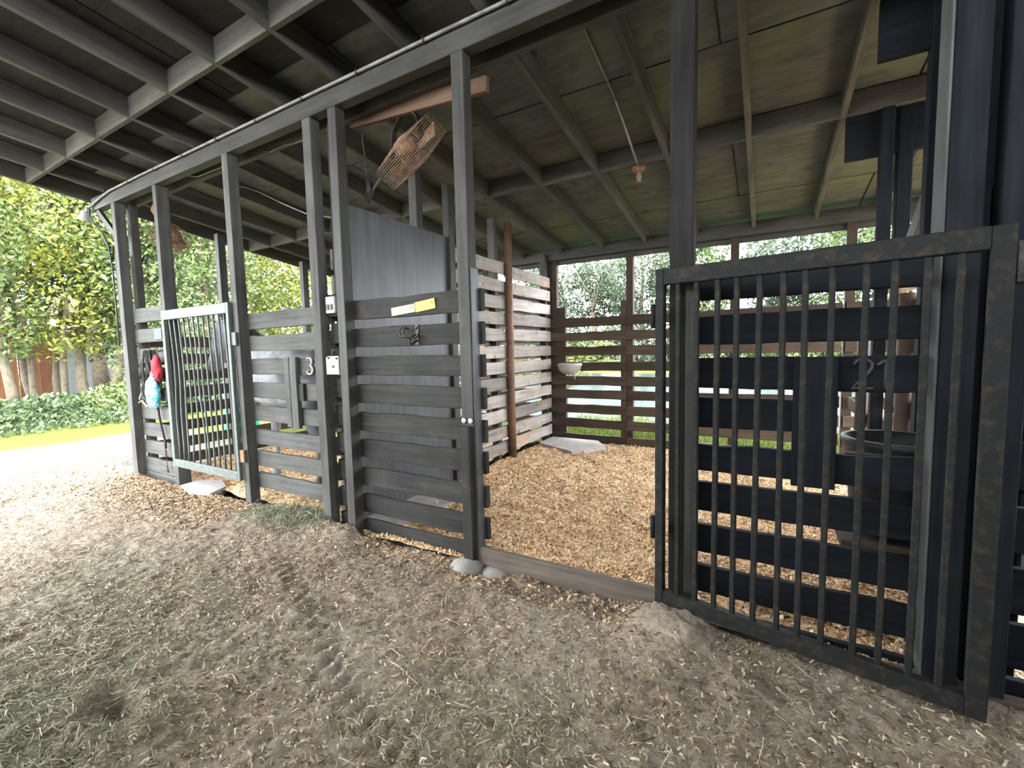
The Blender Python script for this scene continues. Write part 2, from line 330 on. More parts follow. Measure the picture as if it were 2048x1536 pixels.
def blob(name, loc, rx, ry, rz, mat, parent=None, amp=0.15, fr=2.5, sub=3, seed=0.0, flat=None):
    bm = bmesh.new(); bmesh.ops.create_icosphere(bm, subdivisions=sub, radius=1.0)
    for v in bm.verts:
        k = 1 + amp * noise.fractal(v.co * fr + Vector((seed, seed, seed)), 1.0, 2.0, 3)
        v.co = Vector((v.co.x * rx * k, v.co.y * ry * k, v.co.z * rz * k))
        if flat is not None: v.co.z = max(v.co.z, flat)
    me = bpy.data.meshes.new(name); bm.to_mesh(me); bm.free(); me.polygons.foreach_set('use_smooth', [True] * len(me.polygons))
    me.materials.append(mat); o = bpy.data.objects.new(name, me); o.location = loc
    return place(o, parent)

# ------------------------------------------------------------------ ground
def sstep(a, b_, x):
    t = min(1, max(0, (x - a) / (b_ - a))); return t * t * (3 - 2 * t)
def floor_z(x, y):
    z = 0.020 * nz(x, y, 0.9) + 0.010 * nz(x, y, 3.1, 3) + 0.014 * nz(x, y, 7.0, 5) + 0.014 * nz(x, y, 17.0, 9) + 0.008 * nz(x, y, 34.0, 2)
    # hoof hole, tyre tread, mounds at the posts
    d = math.hypot((x + 2.29) / 0.11, (y - 0.66) / 0.06); z -= 0.06 * math.exp(-d * d) ; z += 0.025 * math.exp(-((d - 1.8) ** 2))
    t = (x + 2.5) * 0.93 + (y - 1.55) * -0.37; n_ = (x + 2.5) * 0.37 + (y - 1.55) * 0.93
    if -0.6 < t < 1.7 and abs(n_) < 0.16:
        z += 0.014 * (1 if math.sin((t + abs(n_) * 0.8) * 62) > 0.1 else -0.5) * (1 - abs(n_) / 0.16)
    for (mx, my, r, hgt) in ((-3.18, 2.30, 0.16, 0.05), (-2.88, 2.28, 0.2, 0.07), (-0.40, 2.22, 0.20, 0.10), (-0.15, 2.12, 0.2, 0.03), (0.72, 2.1, 0.3, 0.03)):
        z += hgt * math.exp(-((x - mx) ** 2 + (y - my) ** 2) / (r * r))
    z -= 0.05 * math.exp(-((x + 1.55) ** 2 / 0.012 + (y - 2.33) ** 2 / 0.006))
    z -= 0.06 * math.exp(-((x + 2.72) ** 2 / 0.01 + (y - 2.40) ** 2 / 0.006))
    z -= 0.08 * sstep(2.36, 2.46, y) * sstep(-6.8, -6.6, x) * (1 - 0.0)
    return z
floor = grid('floor', -7.9, 3.2, -2.6, 2.52, 640, 300, floor_z, m_dirt)
tag(floor, 'dry trampled sandy dirt floor of the barn aisle', 'floor', kind='structure')
def lawn_z(x, y):
    inside = sstep(-8.0, -7.4, x) * (1 - sstep(6.6, 7.2, y)) * (1 - sstep(5.0, 6, x))
    pond = sstep(8.6, 9.6, y) * (1 - sstep(25.5, 27, y)) * sstep(-60, -40, x)
    bank = sstep(26, 34, y) * 0.5
    return -0.10 * inside - 0.35 * pond + bank + 0.03 * nz(x, y, 0.6) - 0.02
ground = grid('ground', -70, 60, -40, 90, 131, 131, lawn_z, m_lawn)
tag(ground, 'bright green lawn around the barn with a pale sand drive', 'lawn', kind='structure')
pond = grid('pond', -58, 58, 8.8, 27, 2, 2, lambda x, y: -0.13, m_water, smooth=False)
tag(pond, 'rippled teal pond beyond the back slat wall', 'water', kind='structure')

# ------------------------------------------------------------------ roof
SL = -0.131; Y0 = 2.375
def rz(y, off=0.0): return 3.46 + SL * (y - Y0) + off
ceiling = empty('ceiling', (-2, 2, 3.46), 'dark sloping barn roof of plywood sheets on wooden rafters', 'roof', kind='structure')
RX = [3.08, 2.43, 1.78, 1.13, 0.49, -0.16, -0.83, -1.51, -2.13, -2.80, -3.45, -4.13, -4.83, -5.54, -6.30, -6.97, -7.58]
RY0, RY1 = -2.6, 6.95
rdir = Vector((0, 1, SL)).normalized()
vs, fs = plank_mesh((Vector((0, RY1, rz(RY1))) - Vector((0, RY0, rz(RY0)))).length, 0.175, 0.042)
rm = bpy.data.meshes.new('rafter'); rm.from_pydata(vs, [], fs); rm.update(); rm.materials.append(m_rafter)
for x in RX:
    plank('rafter', (x, RY0, rz(RY0, 0.088)), (x, RY1, rz(RY1, 0.088)), 0.175, 0.042, m_rafter, ceiling, mesh=rm)
for y in (-0.7, 1.87, 4.43):
    for a, b_ in zip(RX[:-1], RX[1:]):
        plank('blocking', (b_ + 0.021, y, rz(y, 0.087)), (a - 0.021, y, rz(y, 0.087)), 0.173, 0.042, m_rafter, ceiling)
nrm = Vector((0, -SL, 1)).normalized()
yc = RY0; row = 0
while yc < RY1 - 0.05:
    y2 = min(yc + 1.21, RY1); x = -7.62 - (1.2 if row % 2 else 0)
    while x < 3.4:
        xa, xb = max(x, -7.62), min(x + 2.43, 3.6)
        if xb - xa > 0.05:
            plank('roof_panel', (xa + 0.003, (yc + y2) / 2, rz((yc + y2) / 2, 0.186)), (xb - 0.003, (yc + y2) / 2, rz((yc + y2) / 2, 0.186)), (y2 - yc - 0.006) / math.cos(math.atan(SL)), 0.016, m_sheath_shaded if y2 < 2.4 else m_sheath, ceiling, up=(0, 1, SL), ch=0.001)
        x += 2.44
    yc += 1.22; row += 1
plank('weather_sheet', (-2, RY0 - 0.1, rz(RY0 - 0.1, 0.212)), (-2, RY1 + 0.1, rz(RY1 + 0.1, 0.212)), 11.4, 0.02, m_roofed, ceiling, up=(1, 0, 0))

# ------------------------------------------------------------------ front wall of the stalls
wf = empty('wall_front', (-3, Y0, 0), 'row of dark posts and horizontal boards along the stall fronts', 'wall', kind='structure')
HZ = 3.305
posts = [(-6.86, -6.765, 0.10), (-5.81, -5.732, 0.125), (-4.415, -4.322, 0.10), (-3.24, -3.14, 0.09), (-2.935, -2.845, 0.095), (-1.757, -1.663, 0.09), (-0.43, -0.318, 0.10), (0.602, 0.705, 0.135), (0.755, 0.845, 0.10)]
for (a, b_, dp) in posts:
    boxp('post', a, b_, Y0, Y0 + dp, -0.06, HZ, (m_wood_shaded_warm if a < 0 else m_wood_shaded) if a > -0.5 else (m_wood_lit if a < -3.0 else m_frame), wf, axis='z', seg=3, wob=0.003)
boxp('header_beam', -7.40, 3.2, Y0 - 0.005, Y0 + 0.085, HZ, 3.46, m_frame, wf)
boxp('top_plate', -7.10, 3.2, 2.575, 2.625, 3.315, 3.445, m_frame, wf)
boxp('post_cladding', -6.905, -6.862, Y0 + 0.005, Y0 + 0.11, -0.05, 2.72, m_wood_lit, wf, axis='z', seg=2, wob=0.003)
boxp('corner_post', -6.85, -6.755, 2.515, 2.60, -0.05, 3.31, m_frame, wf, axis='z')
boxp('post_cladding', -1.752, -1.672, Y0 - 0.035, Y0 - 0.002, -0.05, 0.95, m_dark, wf, axis='z', seg=4, wob=0.004, ch=0.012)
boxp('post_cladding', -0.345, -0.295, Y0 - 0.045, Y0 - 0.003, -0.02, 1.74, m_pale if False else m_frame, wf, axis='z', seg=3, wob=0.003)
boxp('post_base', -0.345, -0.297, Y0 - 0.05, Y0 - 0.006, -0.06, 0.14, m_pale, wf, axis='z')
BY0, BY1 = 2.467, 2.505
def boards(x0, x1, tops, h_, mat=m_dark, **k):
    for i, t in enumerate(tops):
        boxp('board', x0, x1, BY0, BY1, t - h_ if not isinstance(h_, list) else t - h_[i], t, mat, wf, seg=7, wob=0.004, bite=0.008, **k)
bt = [1.863, 1.645, 1.424, 1.20, 0.975, 0.755, 0.523, 0.300, 0.09]
boards(-2.85, -1.632, bt, 0.152)
ct = [1.850, 1.638, 1.417, 1.19, 0.964, 0.735, 0.520, 0.300]
boards(-4.33, -3.13, ct, 0.15, m_wood_lit)
dt = [2.045, 1.80, 1.558, 1.33, 1.10, 0.868, 0.648, 0.428, 0.206, 0.03]
boards(-6.78, -5.74, dt, 0.165, m_wood_lit)
et = [1.845, 1.60, 1.385, 0.937, 0.734, 0.502, 0.281, 0.04]
boards(-0.33, 0.615, et, [0.17, 0.148, 0.158, 0.142, 0.156, 0.151, 0.151, 0.16], m_wood_shaded)
boxp('board', -0.33, 0.13, BY0, BY1, 1.025, 1.18, m_wood_shaded, wf, seg=4, wob=0.004)
boxp('vertical_board', 0.115, 0.285, BY0 - 0.042, BY0 - 0.002, 0.78, 1.385, m_wood_shaded, wf, axis='z', seg=3, wob=0.003)
boards(0.75, 2.6, [2.04, 1.82, 1.60, 1.35, 1.04, 0.78, 0.53, 0.30, 0.06], 0.19, m_wood_shaded)
boards(-3.13, -2.92, [1.70, 1.47, 1.25, 1.02, 0.79, 0.56, 0.33, 0.11], 0.17)
boxp('wall_panel', 0.85, 2.6, BY0 - 0.03, BY0 - 0.005, 1.56, 3.31, m_wood_shaded, wf)
boxp('filler_board', 0.70, 0.76, BY0, BY1, 0.0, 3.3, m_wood_shaded, wf, axis='z')
boxp('lit_face_board', 0.592, 0.601, Y0 + 0.012, Y0 + 0.155, 0.0, 3.28, m_lit_face, wf, axis='z')  # added board, its pale colour stands in for light on the post side
boxp('lit_face_board', -1.662, -1.654, Y0 + 0.01, Y0 + 0.092, 0.02, 1.98, m_lit_face if False else m_ply, wf, axis='z')  # added board, paler than the post in place of the sheen on its side
boxp('vertical_board', -3.735, -3.665, BY0 - 0.045, BY0 - 0.003, 0.80, 1.425, m_wood_lit, wf, axis='z', seg=3, wob=0.003)
boxp('vertical_board', -3.660, -3.572, BY0 - 0.045, BY0 - 0.003, 0.79, 1.425, m_wood_lit, wf, axis='z', seg=3, wob=0.003)
boxp('latch_block', -3.565, -3.505, BY0 - 0.03, BY0 - 0.004, 1.04, 1.19, m_dark, wf, axis='z')
boxp('doorway_sill', -1.66, -0.43, Y0 + 0.008, Y0 + 0.05, -0.04, 0.125, m_sill, wf, seg=4, wob=0.003)
boxp('doorway_sill', -0.30, 1.0, Y0 - 0.02, Y0 + 0.05, -0.07, 0.03, m_back, wf, seg=6, wob=0.012)

# ------------------------------------------------------------------ divider between the two stalls
wd = empty('wall_divider', (-3.03, 4.5, 0), 'weathered slatted partition with a dark plywood sheet between two stalls', 'wall', kind='structure')
dz = [2.575 - 0.2135 * i for i in range(12)]
for t in dz:
    for (ya, yb) in ((3.98, 5.11), (5.11, 6.50)):
        j = random.uniform(-0.012, 0.012)
        boxp('board', -3.025, -2.992, ya + 0.006, yb - 0.006, t - 0.158 + j, t + j, m_div, wd, axis='y', seg=7, wob=0.005, bite=0.035 if 1.6 < t < 2.3 else 0.01)
for t in dz[1:]:
    boxp('board', -3.165, -3.135, 2.52, 6.48, t - 0.21, t - 0.05, m_div, wd, axis='y', seg=7, wob=0.006)
boxp('plywood_sheet', -3.008, -2.990, 2.52, 3.86, 0.0, 2.665, m_ply, wd, axis='z')
for (xa, xb, ya, yb, z1, m) in ((-3.13, -3.03, 2.52, 2.61, 3.3, m_frame), (-3.13, -3.03, 3.46, 3.55, 3.28, m_frame), (-3.03, -2.945, 3.865, 3.965, 3.22, m_frame), (-3.13, -3.03, 4.90, 4.99, 3.12, m_frame), (-3.13, -3.03, 6.40, 6.49, 2.93, m_frame)):
    boxp('post', xa, xb, ya, yb, -0.05, z1, m, wd, axis='z')
tube('rubbed_post', [(-2.945, 5.11, -0.05), (-2.942, 5.10, 0.8), (-2.945, 5.11, 1.5), (-2.945, 5.11, 3.08)], [0.056, 0.052, 0.05, 0.05], m_log, wd, n=10)

# ------------------------------------------------------------------ back wall
wb = empty('wall_back', (-1.5, 6.5, 0), 'brown slatted back wall under an open eave facing the pond', 'wall', kind='structure')
kt = [1.915, 1.695, 1.47, 1.235, 1.01, 0.80, 0.568, 0.345, 0.10]
for i, t in enumerate(kt):
    for (xa, xb) in ((-3.0, -1.78), (-1.78, 0.78)):
        boxp('board', xa + 0.003, xb - 0.003, 6.50, 6.535, t - 0.14, t, m_back, wb, seg=7, wob=0.005, bite=0.012 if i < 4 else 0)
    boxp('board', -6.8, -3.14, 6.50, 6.535, t - 0.14, t, m_back, wb, seg=5, wob=0.005)
    boxp('board', 0.82, 3.2, 6.50, 6.535, t - 0.14, t, m_back, wb, seg=5, wob=0.005)
for (xa, xb, z1) in ((-3.09, -3.0, 2.83), (-2.99, -2.90, 2.83), (-1.79, -1.69, 2.83), (-0.42, -0.32, 2.83), (0.80, 0.90, 2.83), (2.2, 2.3, 2.83), (-4.3, -4.2, 2.83), (-5.6, -5.5, 2.83), (-6.84, -6.74, 2.83)):
    boxp('post', xa, xb, 6.54, 6.63, -0.05, z1, m_back, wb, axis='z')
for (xa, xb, z1) in ((-2.90, -2.755, 2.09), (-1.875, -1.795, 2.135)):
    boxp('post', xa, xb, 6.54, 6.61, -0.05, z1, m_back, wb, axis='z')
boxp('eave_beam', -7.4, 3.2, 6.50, 6.59, 2.83, 3.0, m_frame, wb)
boxp('eave_trim', -7.4, 3.2, 6.60, 6.64, 2.765, 2.84, m_frame, wb)

# ------------------------------------------------------------------ left end wall
wl = empty('wall_left', (-6.82, 4.5, 0), 'slatted end wall of the far stall, open above to the trees', 'wall', kind='structure')
for i, t in enumerate([1.72 - 0.2235 * k for k in range(8)]):
    boxp('board', -6.83, -6.795, 2.62, 6.48, t - 0.14, t, m_back, wl, axis='y', seg=6, wob=0.005)
for ya, z1 in ((3.55, 3.2), (4.88, 3.02), (6.42, 2.9)):
    boxp('post', -6.93, -6.835, ya, ya + 0.1, -0.05, z1, m_frame, wl, axis='z')

# ------------------------------------------------------------------ right partition
wr = empty('wall_right', (0.8, 4.0, 0), 'dark partition with rubbed round posts at the right of the open stall', 'wall', kind='structure')
for t in [1.95 - 0.2135 * i for i in range(9)]:
    boxp('board', 0.855, 0.89, 2.52, 4.45, t - 0.15, t, m_chew, wr, axis='y', seg=7, wob=0.005, bite=0.01)
for (xa, xb, ya, yb, z1) in ((0.735, 0.82, 3.26, 3.345, 3.34), (0.725, 0.805, 4.41, 4.50, 3.2), (0.835, 0.925, 4.45, 4.54, 3.2)):
    boxp('post', xa, xb, ya, yb, -0.05, z1, m_wood_shaded, wr, axis='z')
for (x, y, r) in ((0.775, 3.72, 0.055), (0.78, 5.15, 0.06)):
    tube('rubbed_post', [(x, y, -0.05), (x + 0.004, y, 0.9), (x, y, 1.75)], [r * 0.9, r * 0.85, r * 0.8], m_log_dark, wr, n=10)
boxp('cross_beam', 0.515, 2.6, 3.28, 3.32, 3.0, 3.33, m_wood_shaded, wr)
boxp('cross_beam', 0.515, 2.6, 4.455, 4.50, 2.865, 3.20, m_wood_shaded, wr)
plank('brace', (0.87, 4.3, 2.03), (0.87, 3.2, 2.75), 0.14, 0.04, m_frame, wr)
for t in (1.7, 1.25, 0.8, 0.35):
    boxp('board', 0.855, 0.885, 4.56, 6.48, t - 0.14, t, m_back, wr, axis='y', seg=4, wob=0.005)
boxp('wall_panel', 0.90, 0.92, 2.52, 3.25, 0.0, 3.32, m_wood_shaded, wr, axis='z')
# closed side of the aisle behind and right of the camera, unseen, shaped to limit light
wo = empty('wall_rear_blocker', (0.5, -1.9, 0), 'unseen dark boarded wall across the aisle, set to block light', 'wall', kind='structure')
for k in range(12):
    boxp('board', -4.3, 3.2, -1.94, -1.90, 0.27 * k, 0.27 * k + 0.25, m_dark, wo)
    boxp('board', 3.2, 3.24, -1.9, 2.4, 0.27 * k, 0.27 * k + 0.25, m_dark, wo, axis='y')

# ------------------------------------------------------------------ metal gates
def gate_a():
    g = empty('metal_gate', (-5.07, 2.36, 0.2), 'faded green metal gate with bent vertical bars, closed on the far stall', 'gate')
    y = 2.352; x0, x1, z0, z1 = -5.735, -4.405, 0.235, 1.955
    boxp('stile', x0, x0 + 0.055, y - 0.02, y + 0.02, z0, z1, m_gate_a, g, axis='z')
    boxp('stile', x1 - 0.045, x1, y - 0.02, y + 0.02, z0, z1, m_gate_a, g, axis='z')
    boxp('top_rail', x0 + 0.055, x1 - 0.045, y - 0.02, y + 0.02, z1 - 0.10, z1, m_gate_a, g)
    boxp('bottom_rail', x0 + 0.055, x1 - 0.045, y - 0.02, y + 0.02, z0, z0 + 0.085, m_gate_a, g)
    for i in range(12):
        x = -5.60 + 0.0985 * i; pts = []
        for k in range(10):
            t = k / 9; zz = z0 + 0.08 + (z1 - 0.09 - z0 - 0.08) * t
            off = 0.0
            if i < 3: off = -0.045 * math.exp(-((t - 0.33) / 0.2) ** 2) * (1 - i * 0.25)
            if i in (4, 5, 6): off = 0.05 * (1 - t) ** 2 * (1.6 if i == 5 else 0.7) - (0.03 * math.exp(-((t - 0.5) / 0.2) ** 2) if i == 5 else 0)
            if i > 6: off = 0.03 * (1 - t)
            pts.append((x + off, y + 0.02 * math.sin(t * 3.1) * (1 if i < 6 else 0.2), zz))
        tube('bar', pts, 0.0095, m_gate_a, g, n=6)
    for zz in (0.42, 1.55):
        boxp('hinge', -4.41, -4.335, Y0 - 0.03, Y0 - 0.004, zz, zz + 0.12, m_rust if zz < 1 else m_gate_a, g, axis='z')
    boxp('latch', -5.79, -5.70, Y0 - 0.025, Y0 - 0.004, 1.10, 1.17, m_blackmetal, g)
gate_a()
def gate_b():
    A = Vector((-0.475, 2.295, 0)); B = Vector((0.695, 2.075, 0)); u = (B - A).normalized()
    g = empty('metal_gate', (-0.475, 2.295, 0.13), 'dark rust-speckled metal gate of vertical bars standing open beside the doorway', 'gate')
    P = lambda s, z: tuple(A + u * s + Vector((0, 0, z)))
    W = 1.19; zb, zt = 0.125, 1.825
    up = (0, 0, 1)
    plank('stile', P(0.021, zb), P(0.021, zt), 0.042, 0.042, m_gate_b, g, up=tuple(u))
    plank('stile', P(W - 0.028, zb - 0.01), P(W - 0.028, zt - 0.01), 0.058, 0.042, m_gate_b, g, up=tuple(u))
    plank('top_rail', P(0.043, zt - 0.04), P(W - 0.058, zt - 0.046), 0.078, 0.042, m_gate_b, g)
    plank('bottom_rail', P(0.043, zb + 0.036), P(W - 0.058, zb + 0.026), 0.072, 0.042, m_gate_b, g)
    for s in (0.110, 0.196, 0.284, 0.367, 0.454, 0.548, 0.626, 0.709, 0.816, 0.895, 0.985, 1.068):
        plank('bar', P(s, zb + 0.06), P(s + random.uniform(-0.004, 0.004), zt - 0.08), 0.023, 0.023, m_gate_b, g, up=tuple(u), seg=2, wob=0.001)
    for zz in (0.50, 1.60):
        tube('hinge_pin', [(-0.50, 2.335, zz - 0.06), (-0.50, 2.335, zz + 0.06)], 0.014, m_gate_b, g, n=8)
        plank('hinge_strap', (-0.505, 2.335, zz), (-0.445, 2.345, zz), 0.05, 0.02, m_gate_b, g)
gate_b()

# ------------------------------------------------------------------ fans
def fan(name, center, axis, R, T, label, bracket, wire_n=12):
    c = Vector(center); a = Vector(axis).normalized(); e1 = a.orthogonal().normalized(); e2 = a.cross(e1)
    f = empty(name, center, label, 'fan')
    ring = lambda r, h_: [tuple(c + a * h_ + (e1 * math.cos(t) + e2 * math.sin(t)) * r) for t in np.linspace(0, 2 * math.pi, 28, endpoint=False)]
    paths = []
    for k in range(wire_n): paths.append((ring(R, (k / (wire_n - 1) - 0.5) * T), True))
    for s in (-1, 1):
        for r in np.linspace(R * 0.3, R * 0.9, 5): paths.append((ring(r, s * (T / 2 + 0.03 * (1 - (r / R) ** 2))), True))
    for k in range(10):
        t = 2 * math.pi * k / 10; d = e1 * math.cos(t) + e2 * math.sin(t)
        paths.append(([tuple(c - a * (T / 2 + 0.03) + d * R * 0.2), tuple(c - a * T / 2 + d * R), tuple(c + a * T / 2 + d * R), tuple(c + a * (T / 2 + 0.03) + d * R * 0.2)], False))
    multi_tube('cage', paths, 0.0026, m_wire, f, n=4)
    q = a.to_track_quat('Z', 'Y')
    lathe('motor', [(0.02, -T * 0.75), (0.07, -T * 0.72), (0.085, -T * 0.3), (0.075, 0.0), (0.035, 0.02), (0.03, T * 0.45)], m_rust, f, loc=center, n=16, rot=q)
    for k in range(4):
        t = 2 * math.pi * k / 4 + 0.4; d = e1 * math.cos(t) + e2 * math.sin(t); s = a.cross(d)
        v = [c + d * 0.03 - s * 0.03, c + d * 0.03 + s * 0.03 + a * 0.02, c + d * R * 0.86 + s * 0.10 + a * 0.045, c + d * R * 0.9 - s * 0.07 - a * 0.03]
        v2 = [p + a * 0.003 for p in v]
        meshobj('blade', v + v2, [(0, 1, 2, 3), (7, 6, 5, 4), (0, 4, 5, 1), (1, 5, 6, 2), (2, 6, 7, 3), (3, 7, 4, 0)], m_rust, f)
    for pts in bracket:
        for p, q_ in zip(pts[:-1], pts[1:]): plank('bracket', p, q_, 0.045, 0.008, m_blackmetal, f, up=(0.2, 1, 0.1))
    return f
fan('cage_fan', (-2.45, 2.76, 3.015), (0.342, 0.641, -0.599), 0.31, 0.17, 'rusty round cage fan hanging from a brown batten above the slatted front', [[(-2.39, 2.655, 3.30), (-2.56, 2.70, 3.17), (-2.60, 2.70, 2.97)], [(-2.385, 2.655, 3.30), (-2.30, 2.68, 3.21), (-2.275, 2.68, 3.08)]])
fan('cage_fan', (-6.46, 2.80, 2.93), (-0.75, -0.1, -0.6), 0.21, 0.15, 'dark cage fan hanging high near the outer corner post', [[(-6.40, 2.75, 3.30), (-6.40, 2.75, 3.02)]], wire_n=6)
bt_ = plank('timber_batten', (-2.975, 2.655, 3.335), (-1.66, 2.655, 3.235), 0.105, 0.04, m_raw, seg=3, wob=0.003)
tag(bt_, 'raw brown timber batten fixed under the header, carrying the rusty fan', 'timber')
tb = plank('timber_block', (-6.50, 2.66, 3.27), (-6.40, 2.66, 3.17), 0.09, 0.04, m_raw); tag(tb, 'small raw orange timber block under the header by the far fan', 'timber')
# power lead by the fan
pts = [(-2.845, 2.64, 3.30), (-2.85, 2.64, 3.15), (-2.835, 2.645, 3.02), (-2.83, 2.64, 2.93), (-2.815, 2.64, 2.86)]
lead = tube('power_lead', pts, 0.006, m_black); tag(lead, 'black power lead hanging down in a bundle left of the rusty fan', 'cable')
for k in range(6):
    o = (k - 2.5) * 0.007
    tube('cable_loop', [(-2.815 + o, 2.64, 2.86), (-2.80 + o, 2.635, 2.76), (-2.835 + o * 2, 2.635, 2.70 - 0.012 * k), (-2.79 + o, 2.65, 2.74), (-2.70 + o, 2.66, 2.83), (-2.62, 2.70, 2.92)], 0.004, m_black, lead)

# ------------------------------------------------------------------ conduit, lamp, wiring
cd = empty('conduit', (-3.0, 2.36, 3.44), 'long grey conduit clipped along the top of the header beam', 'pipe')
tube('pipe', [(-7.42, 2.352, 3.345), (-7.34, 2.352, 3.36), (-7.1, 2.352, 3.40), (-6.8, 2.352, 3.435), (-6.0, 2.352, 3.445), (-3.0, 2.352, 3.443), (1.5, 2.352, 3.44)], 0.0125, m_conduit, cd, n=8)
for x in np.arange(-6.9, 1.2, 0.62):
    tube('clip', [(x, 2.366, 3.425), (x, 2.336, 3.430), (x, 2.333, 3.447), (x, 2.340, 3.461), (x, 2.366, 3.466)], 0.0045, m_blackmetal, cd)
c2 = empty('conduit', (-1.09, 3.6, 3.3), 'thin steel conduit running up the roof panel to the lamp socket', 'pipe')
tube('pipe', [(-1.075, 2.63, rz(2.63, 0.165)), (-1.09, 3.69, rz(3.69, 0.158))], 0.009, m_conduit, c2, n=8)
tube('pipe', [(-1.09, 3.69, rz(3.69, 0.155)), (-1.095, 4.43, rz(4.43, -0.012))], 0.011, m_steel, c2, n=8)
lp = empty('lamp_socket', (-1.097, 4.47, rz(4.47)), 'small rusty bulbless lamp socket under the roof blocking in the open stall', 'lamp')
lathe('base', [(0.02, 0), (0.058, -0.005), (0.06, -0.03), (0.05, -0.045), (0.02, -0.05)], m_rust, lp, loc=(-1.097, 4.47, rz(4.47) - 0.002), n=16)
lathe('socket', [(0.022, 0), (0.024, -0.03), (0.028, -0.05), (0.02, -0.075), (0.026, -0.095), (0.012, -0.10)], m_wire, lp, loc=(-1.097, 4.47, rz(4.47) - 0.05), n=12)
cab = tube('power_cable', [(-7.38, 2.34, 3.34), (-7.36, 2.33, 3.22), (-7.24, 2.33, 3.10), (-7.06, 2.34, 2.98), (-6.96, 2.355, 2.80), (-6.925, 2.36, 2.5), (-6.925, 2.36, 2.0), (-6.925, 2.36, 1.6)], 0.009, m_black); tag(cab, 'black cable running from the header end down the outer corner post', 'cable')
br = plank('eave_bracket', (-7.30, 2.40, 3.30), (-6.91, 2.42, 2.95), 0.07, 0.04, m_frame); tag(br, 'short diagonal wooden brace at the outer end of the header', 'brace')
fl = empty('flood_light', (-7.45, 2.32, 3.22), 'small white outdoor floodlight at the outer end of the header', 'lamp')
lathe('housing', [(0.02, 0.06), (0.045, 0.05), (0.06, 0.0), (0.075, -0.05), (0.07, -0.055)], m_white, fl, loc=(-7.46, 2.32, 3.24), n=18, rot=Vector((0.4, 0.2, 1)).to_track_quat('Z', 'Y'))
lathe('knuckle', [(0.018, 0), (0.02, 0.03), (0.012, 0.06)], m_white, fl, loc=(-7.43, 2.33, 3.29), n=10)
sg = tube('sagging_cable', [(-5.7, 3.1, 3.5), (-5.4, 3.15, 3.44), (-5.19, 3.2, 3.357), (-4.95, 3.2, 3.24), (-4.73, 3.2, 3.133), (-4.37, 3.2, 2.975), (-3.9, 3.2, 2.85), (-3.16, 3.2, 2.75)], 0.007, m_conduit); tag(sg, 'thin pale cable sagging under the rafters of the far stall', 'cable')
lw = tube('loose_wire', [(-5.55, 2.56, 3.42), (-5.2, 2.55, 3.33), (-4.7, 2.55, 3.325), (-4.5, 2.55, 3.37), (-4.43, 2.5, 3.44)], 0.006, m_rope); tag(lw, 'faded loose wire looping under the header between two posts', 'cable')
lw = tube('loose_wire', [(-4.05, 2.57, 3.33), (-3.95, 2.56, 3.29), (-3.75, 2.56, 3.30), (-3.60, 2.56, 3.28), (-3.42, 2.55, 3.27), (-3.25, 2.50, 3.31)], 0.006, m_black); tag(lw, 'black loose wire looping below the header beside the paired posts', 'cable')
cc = empty('cord_coil', (-6.78, 2.63, 2.62), 'black cord tied in a figure-eight hanging from a wire by the corner post', 'cord')
pts = []
for t in np.linspace(0, 2 * math.pi, 40, endpoint=False): pts.append((-6.86 + 0.16 * math.cos(t) * 0.9, 2.63 + 0.01 * math.sin(3 * t), 2.64 + 0.05 * math.cos(t) + 0.055 * math.sin(2 * t)))
for k in range(3): tube('loop', [(p[0] + 0.004 * k, p[1] + 0.008 * k, p[2] + 0.006 * k) for p in pts], 0.006, m_black, cc, closed=True)
tube('wire', [(-6.86, 2.63, 2.65), (-6.84, 2.63, 2.8), (-6.88, 2.64, 2.92), (-6.80, 2.7, 3.0), (-6.55, 2.78, 2.95)], 0.005, m_black, cc)

# ------------------------------------------------------------------ fittings on the stall fronts
ob = empty('outlet_box', (-3.04, 2.41, 1.78), 'white double power outlet box mounted between the paired posts', 'outlet')
boxp('case', -3.105, -2.995, 2.40, 2.44, 1.775, 1.905, m_white, ob, axis='z', ch=0.01)
for x in (-3.075, -3.03): boxp('socket', x - 0.014, x + 0.014, 2.393, 2.402, 1.80, 1.845, m_black, ob, axis='z')
boxp('support', -3.14, -2.93, 2.44, 2.466, 1.75, 1.93, m_dark, ob)
lpz = empty('latch_plate', (-3.02, 2.38, 1.30), 'rusty steel bolt plate fixed between the paired posts', 'latch')
boxp('plate', -3.09, -2.955, 2.38, 2.388, 1.285, 1.43, m_cream, lpz, axis='z')
boxp('plate_back', -3.12, -2.95, 2.388, 2.42, 1.28, 1.42, m_cream, lpz, axis='z')
for (x, z) in ((-3.07, 1.415), (-2.975, 1.41), (-3.02, 1.345)):
    lathe('bolt', [(0.009, 0), (0.009, 0.006), (0.005, 0.012)], m_rust, lpz, loc=(x, 2.38, z), n=8, rot=Vector((0, -1, 0)).to_track_quat('Z', 'Y'))
def plate(name, x0, x1, y, za, zb, h_, mat, label, cat='sign'):
    o = plank(name, (x0, y, za), (x1, y, zb), h_, 0.008, mat, ch=0.001); return tag(o, label, cat)
plate('name_plate', -2.435, -2.205, BY0 - 0.006, 1.748, 1.766, 0.062, m_cream, 'blank cream name strip on the top slatted board, left of the yellow one')
yp = plate('name_plate', -2.20, -2.02, BY0 - 0.006, 1.767, 1.787, 0.072, m_yellow, 'blank yellow name strip on the top slatted board')
sc_ = lathe('screw', [(0.006, 0), (0.005, 0.003)], m_brass, yp, loc=(-2.045, BY0 - 0.0105, 1.787), n=8, rot=Vector((0, -1, 0)).to_track_quat('Z', 'Y'))
gs = empty('green_sign', (-6.14, BY0 - 0.006, 1.66), 'small green and white sign on the second board of the far stall', 'sign')
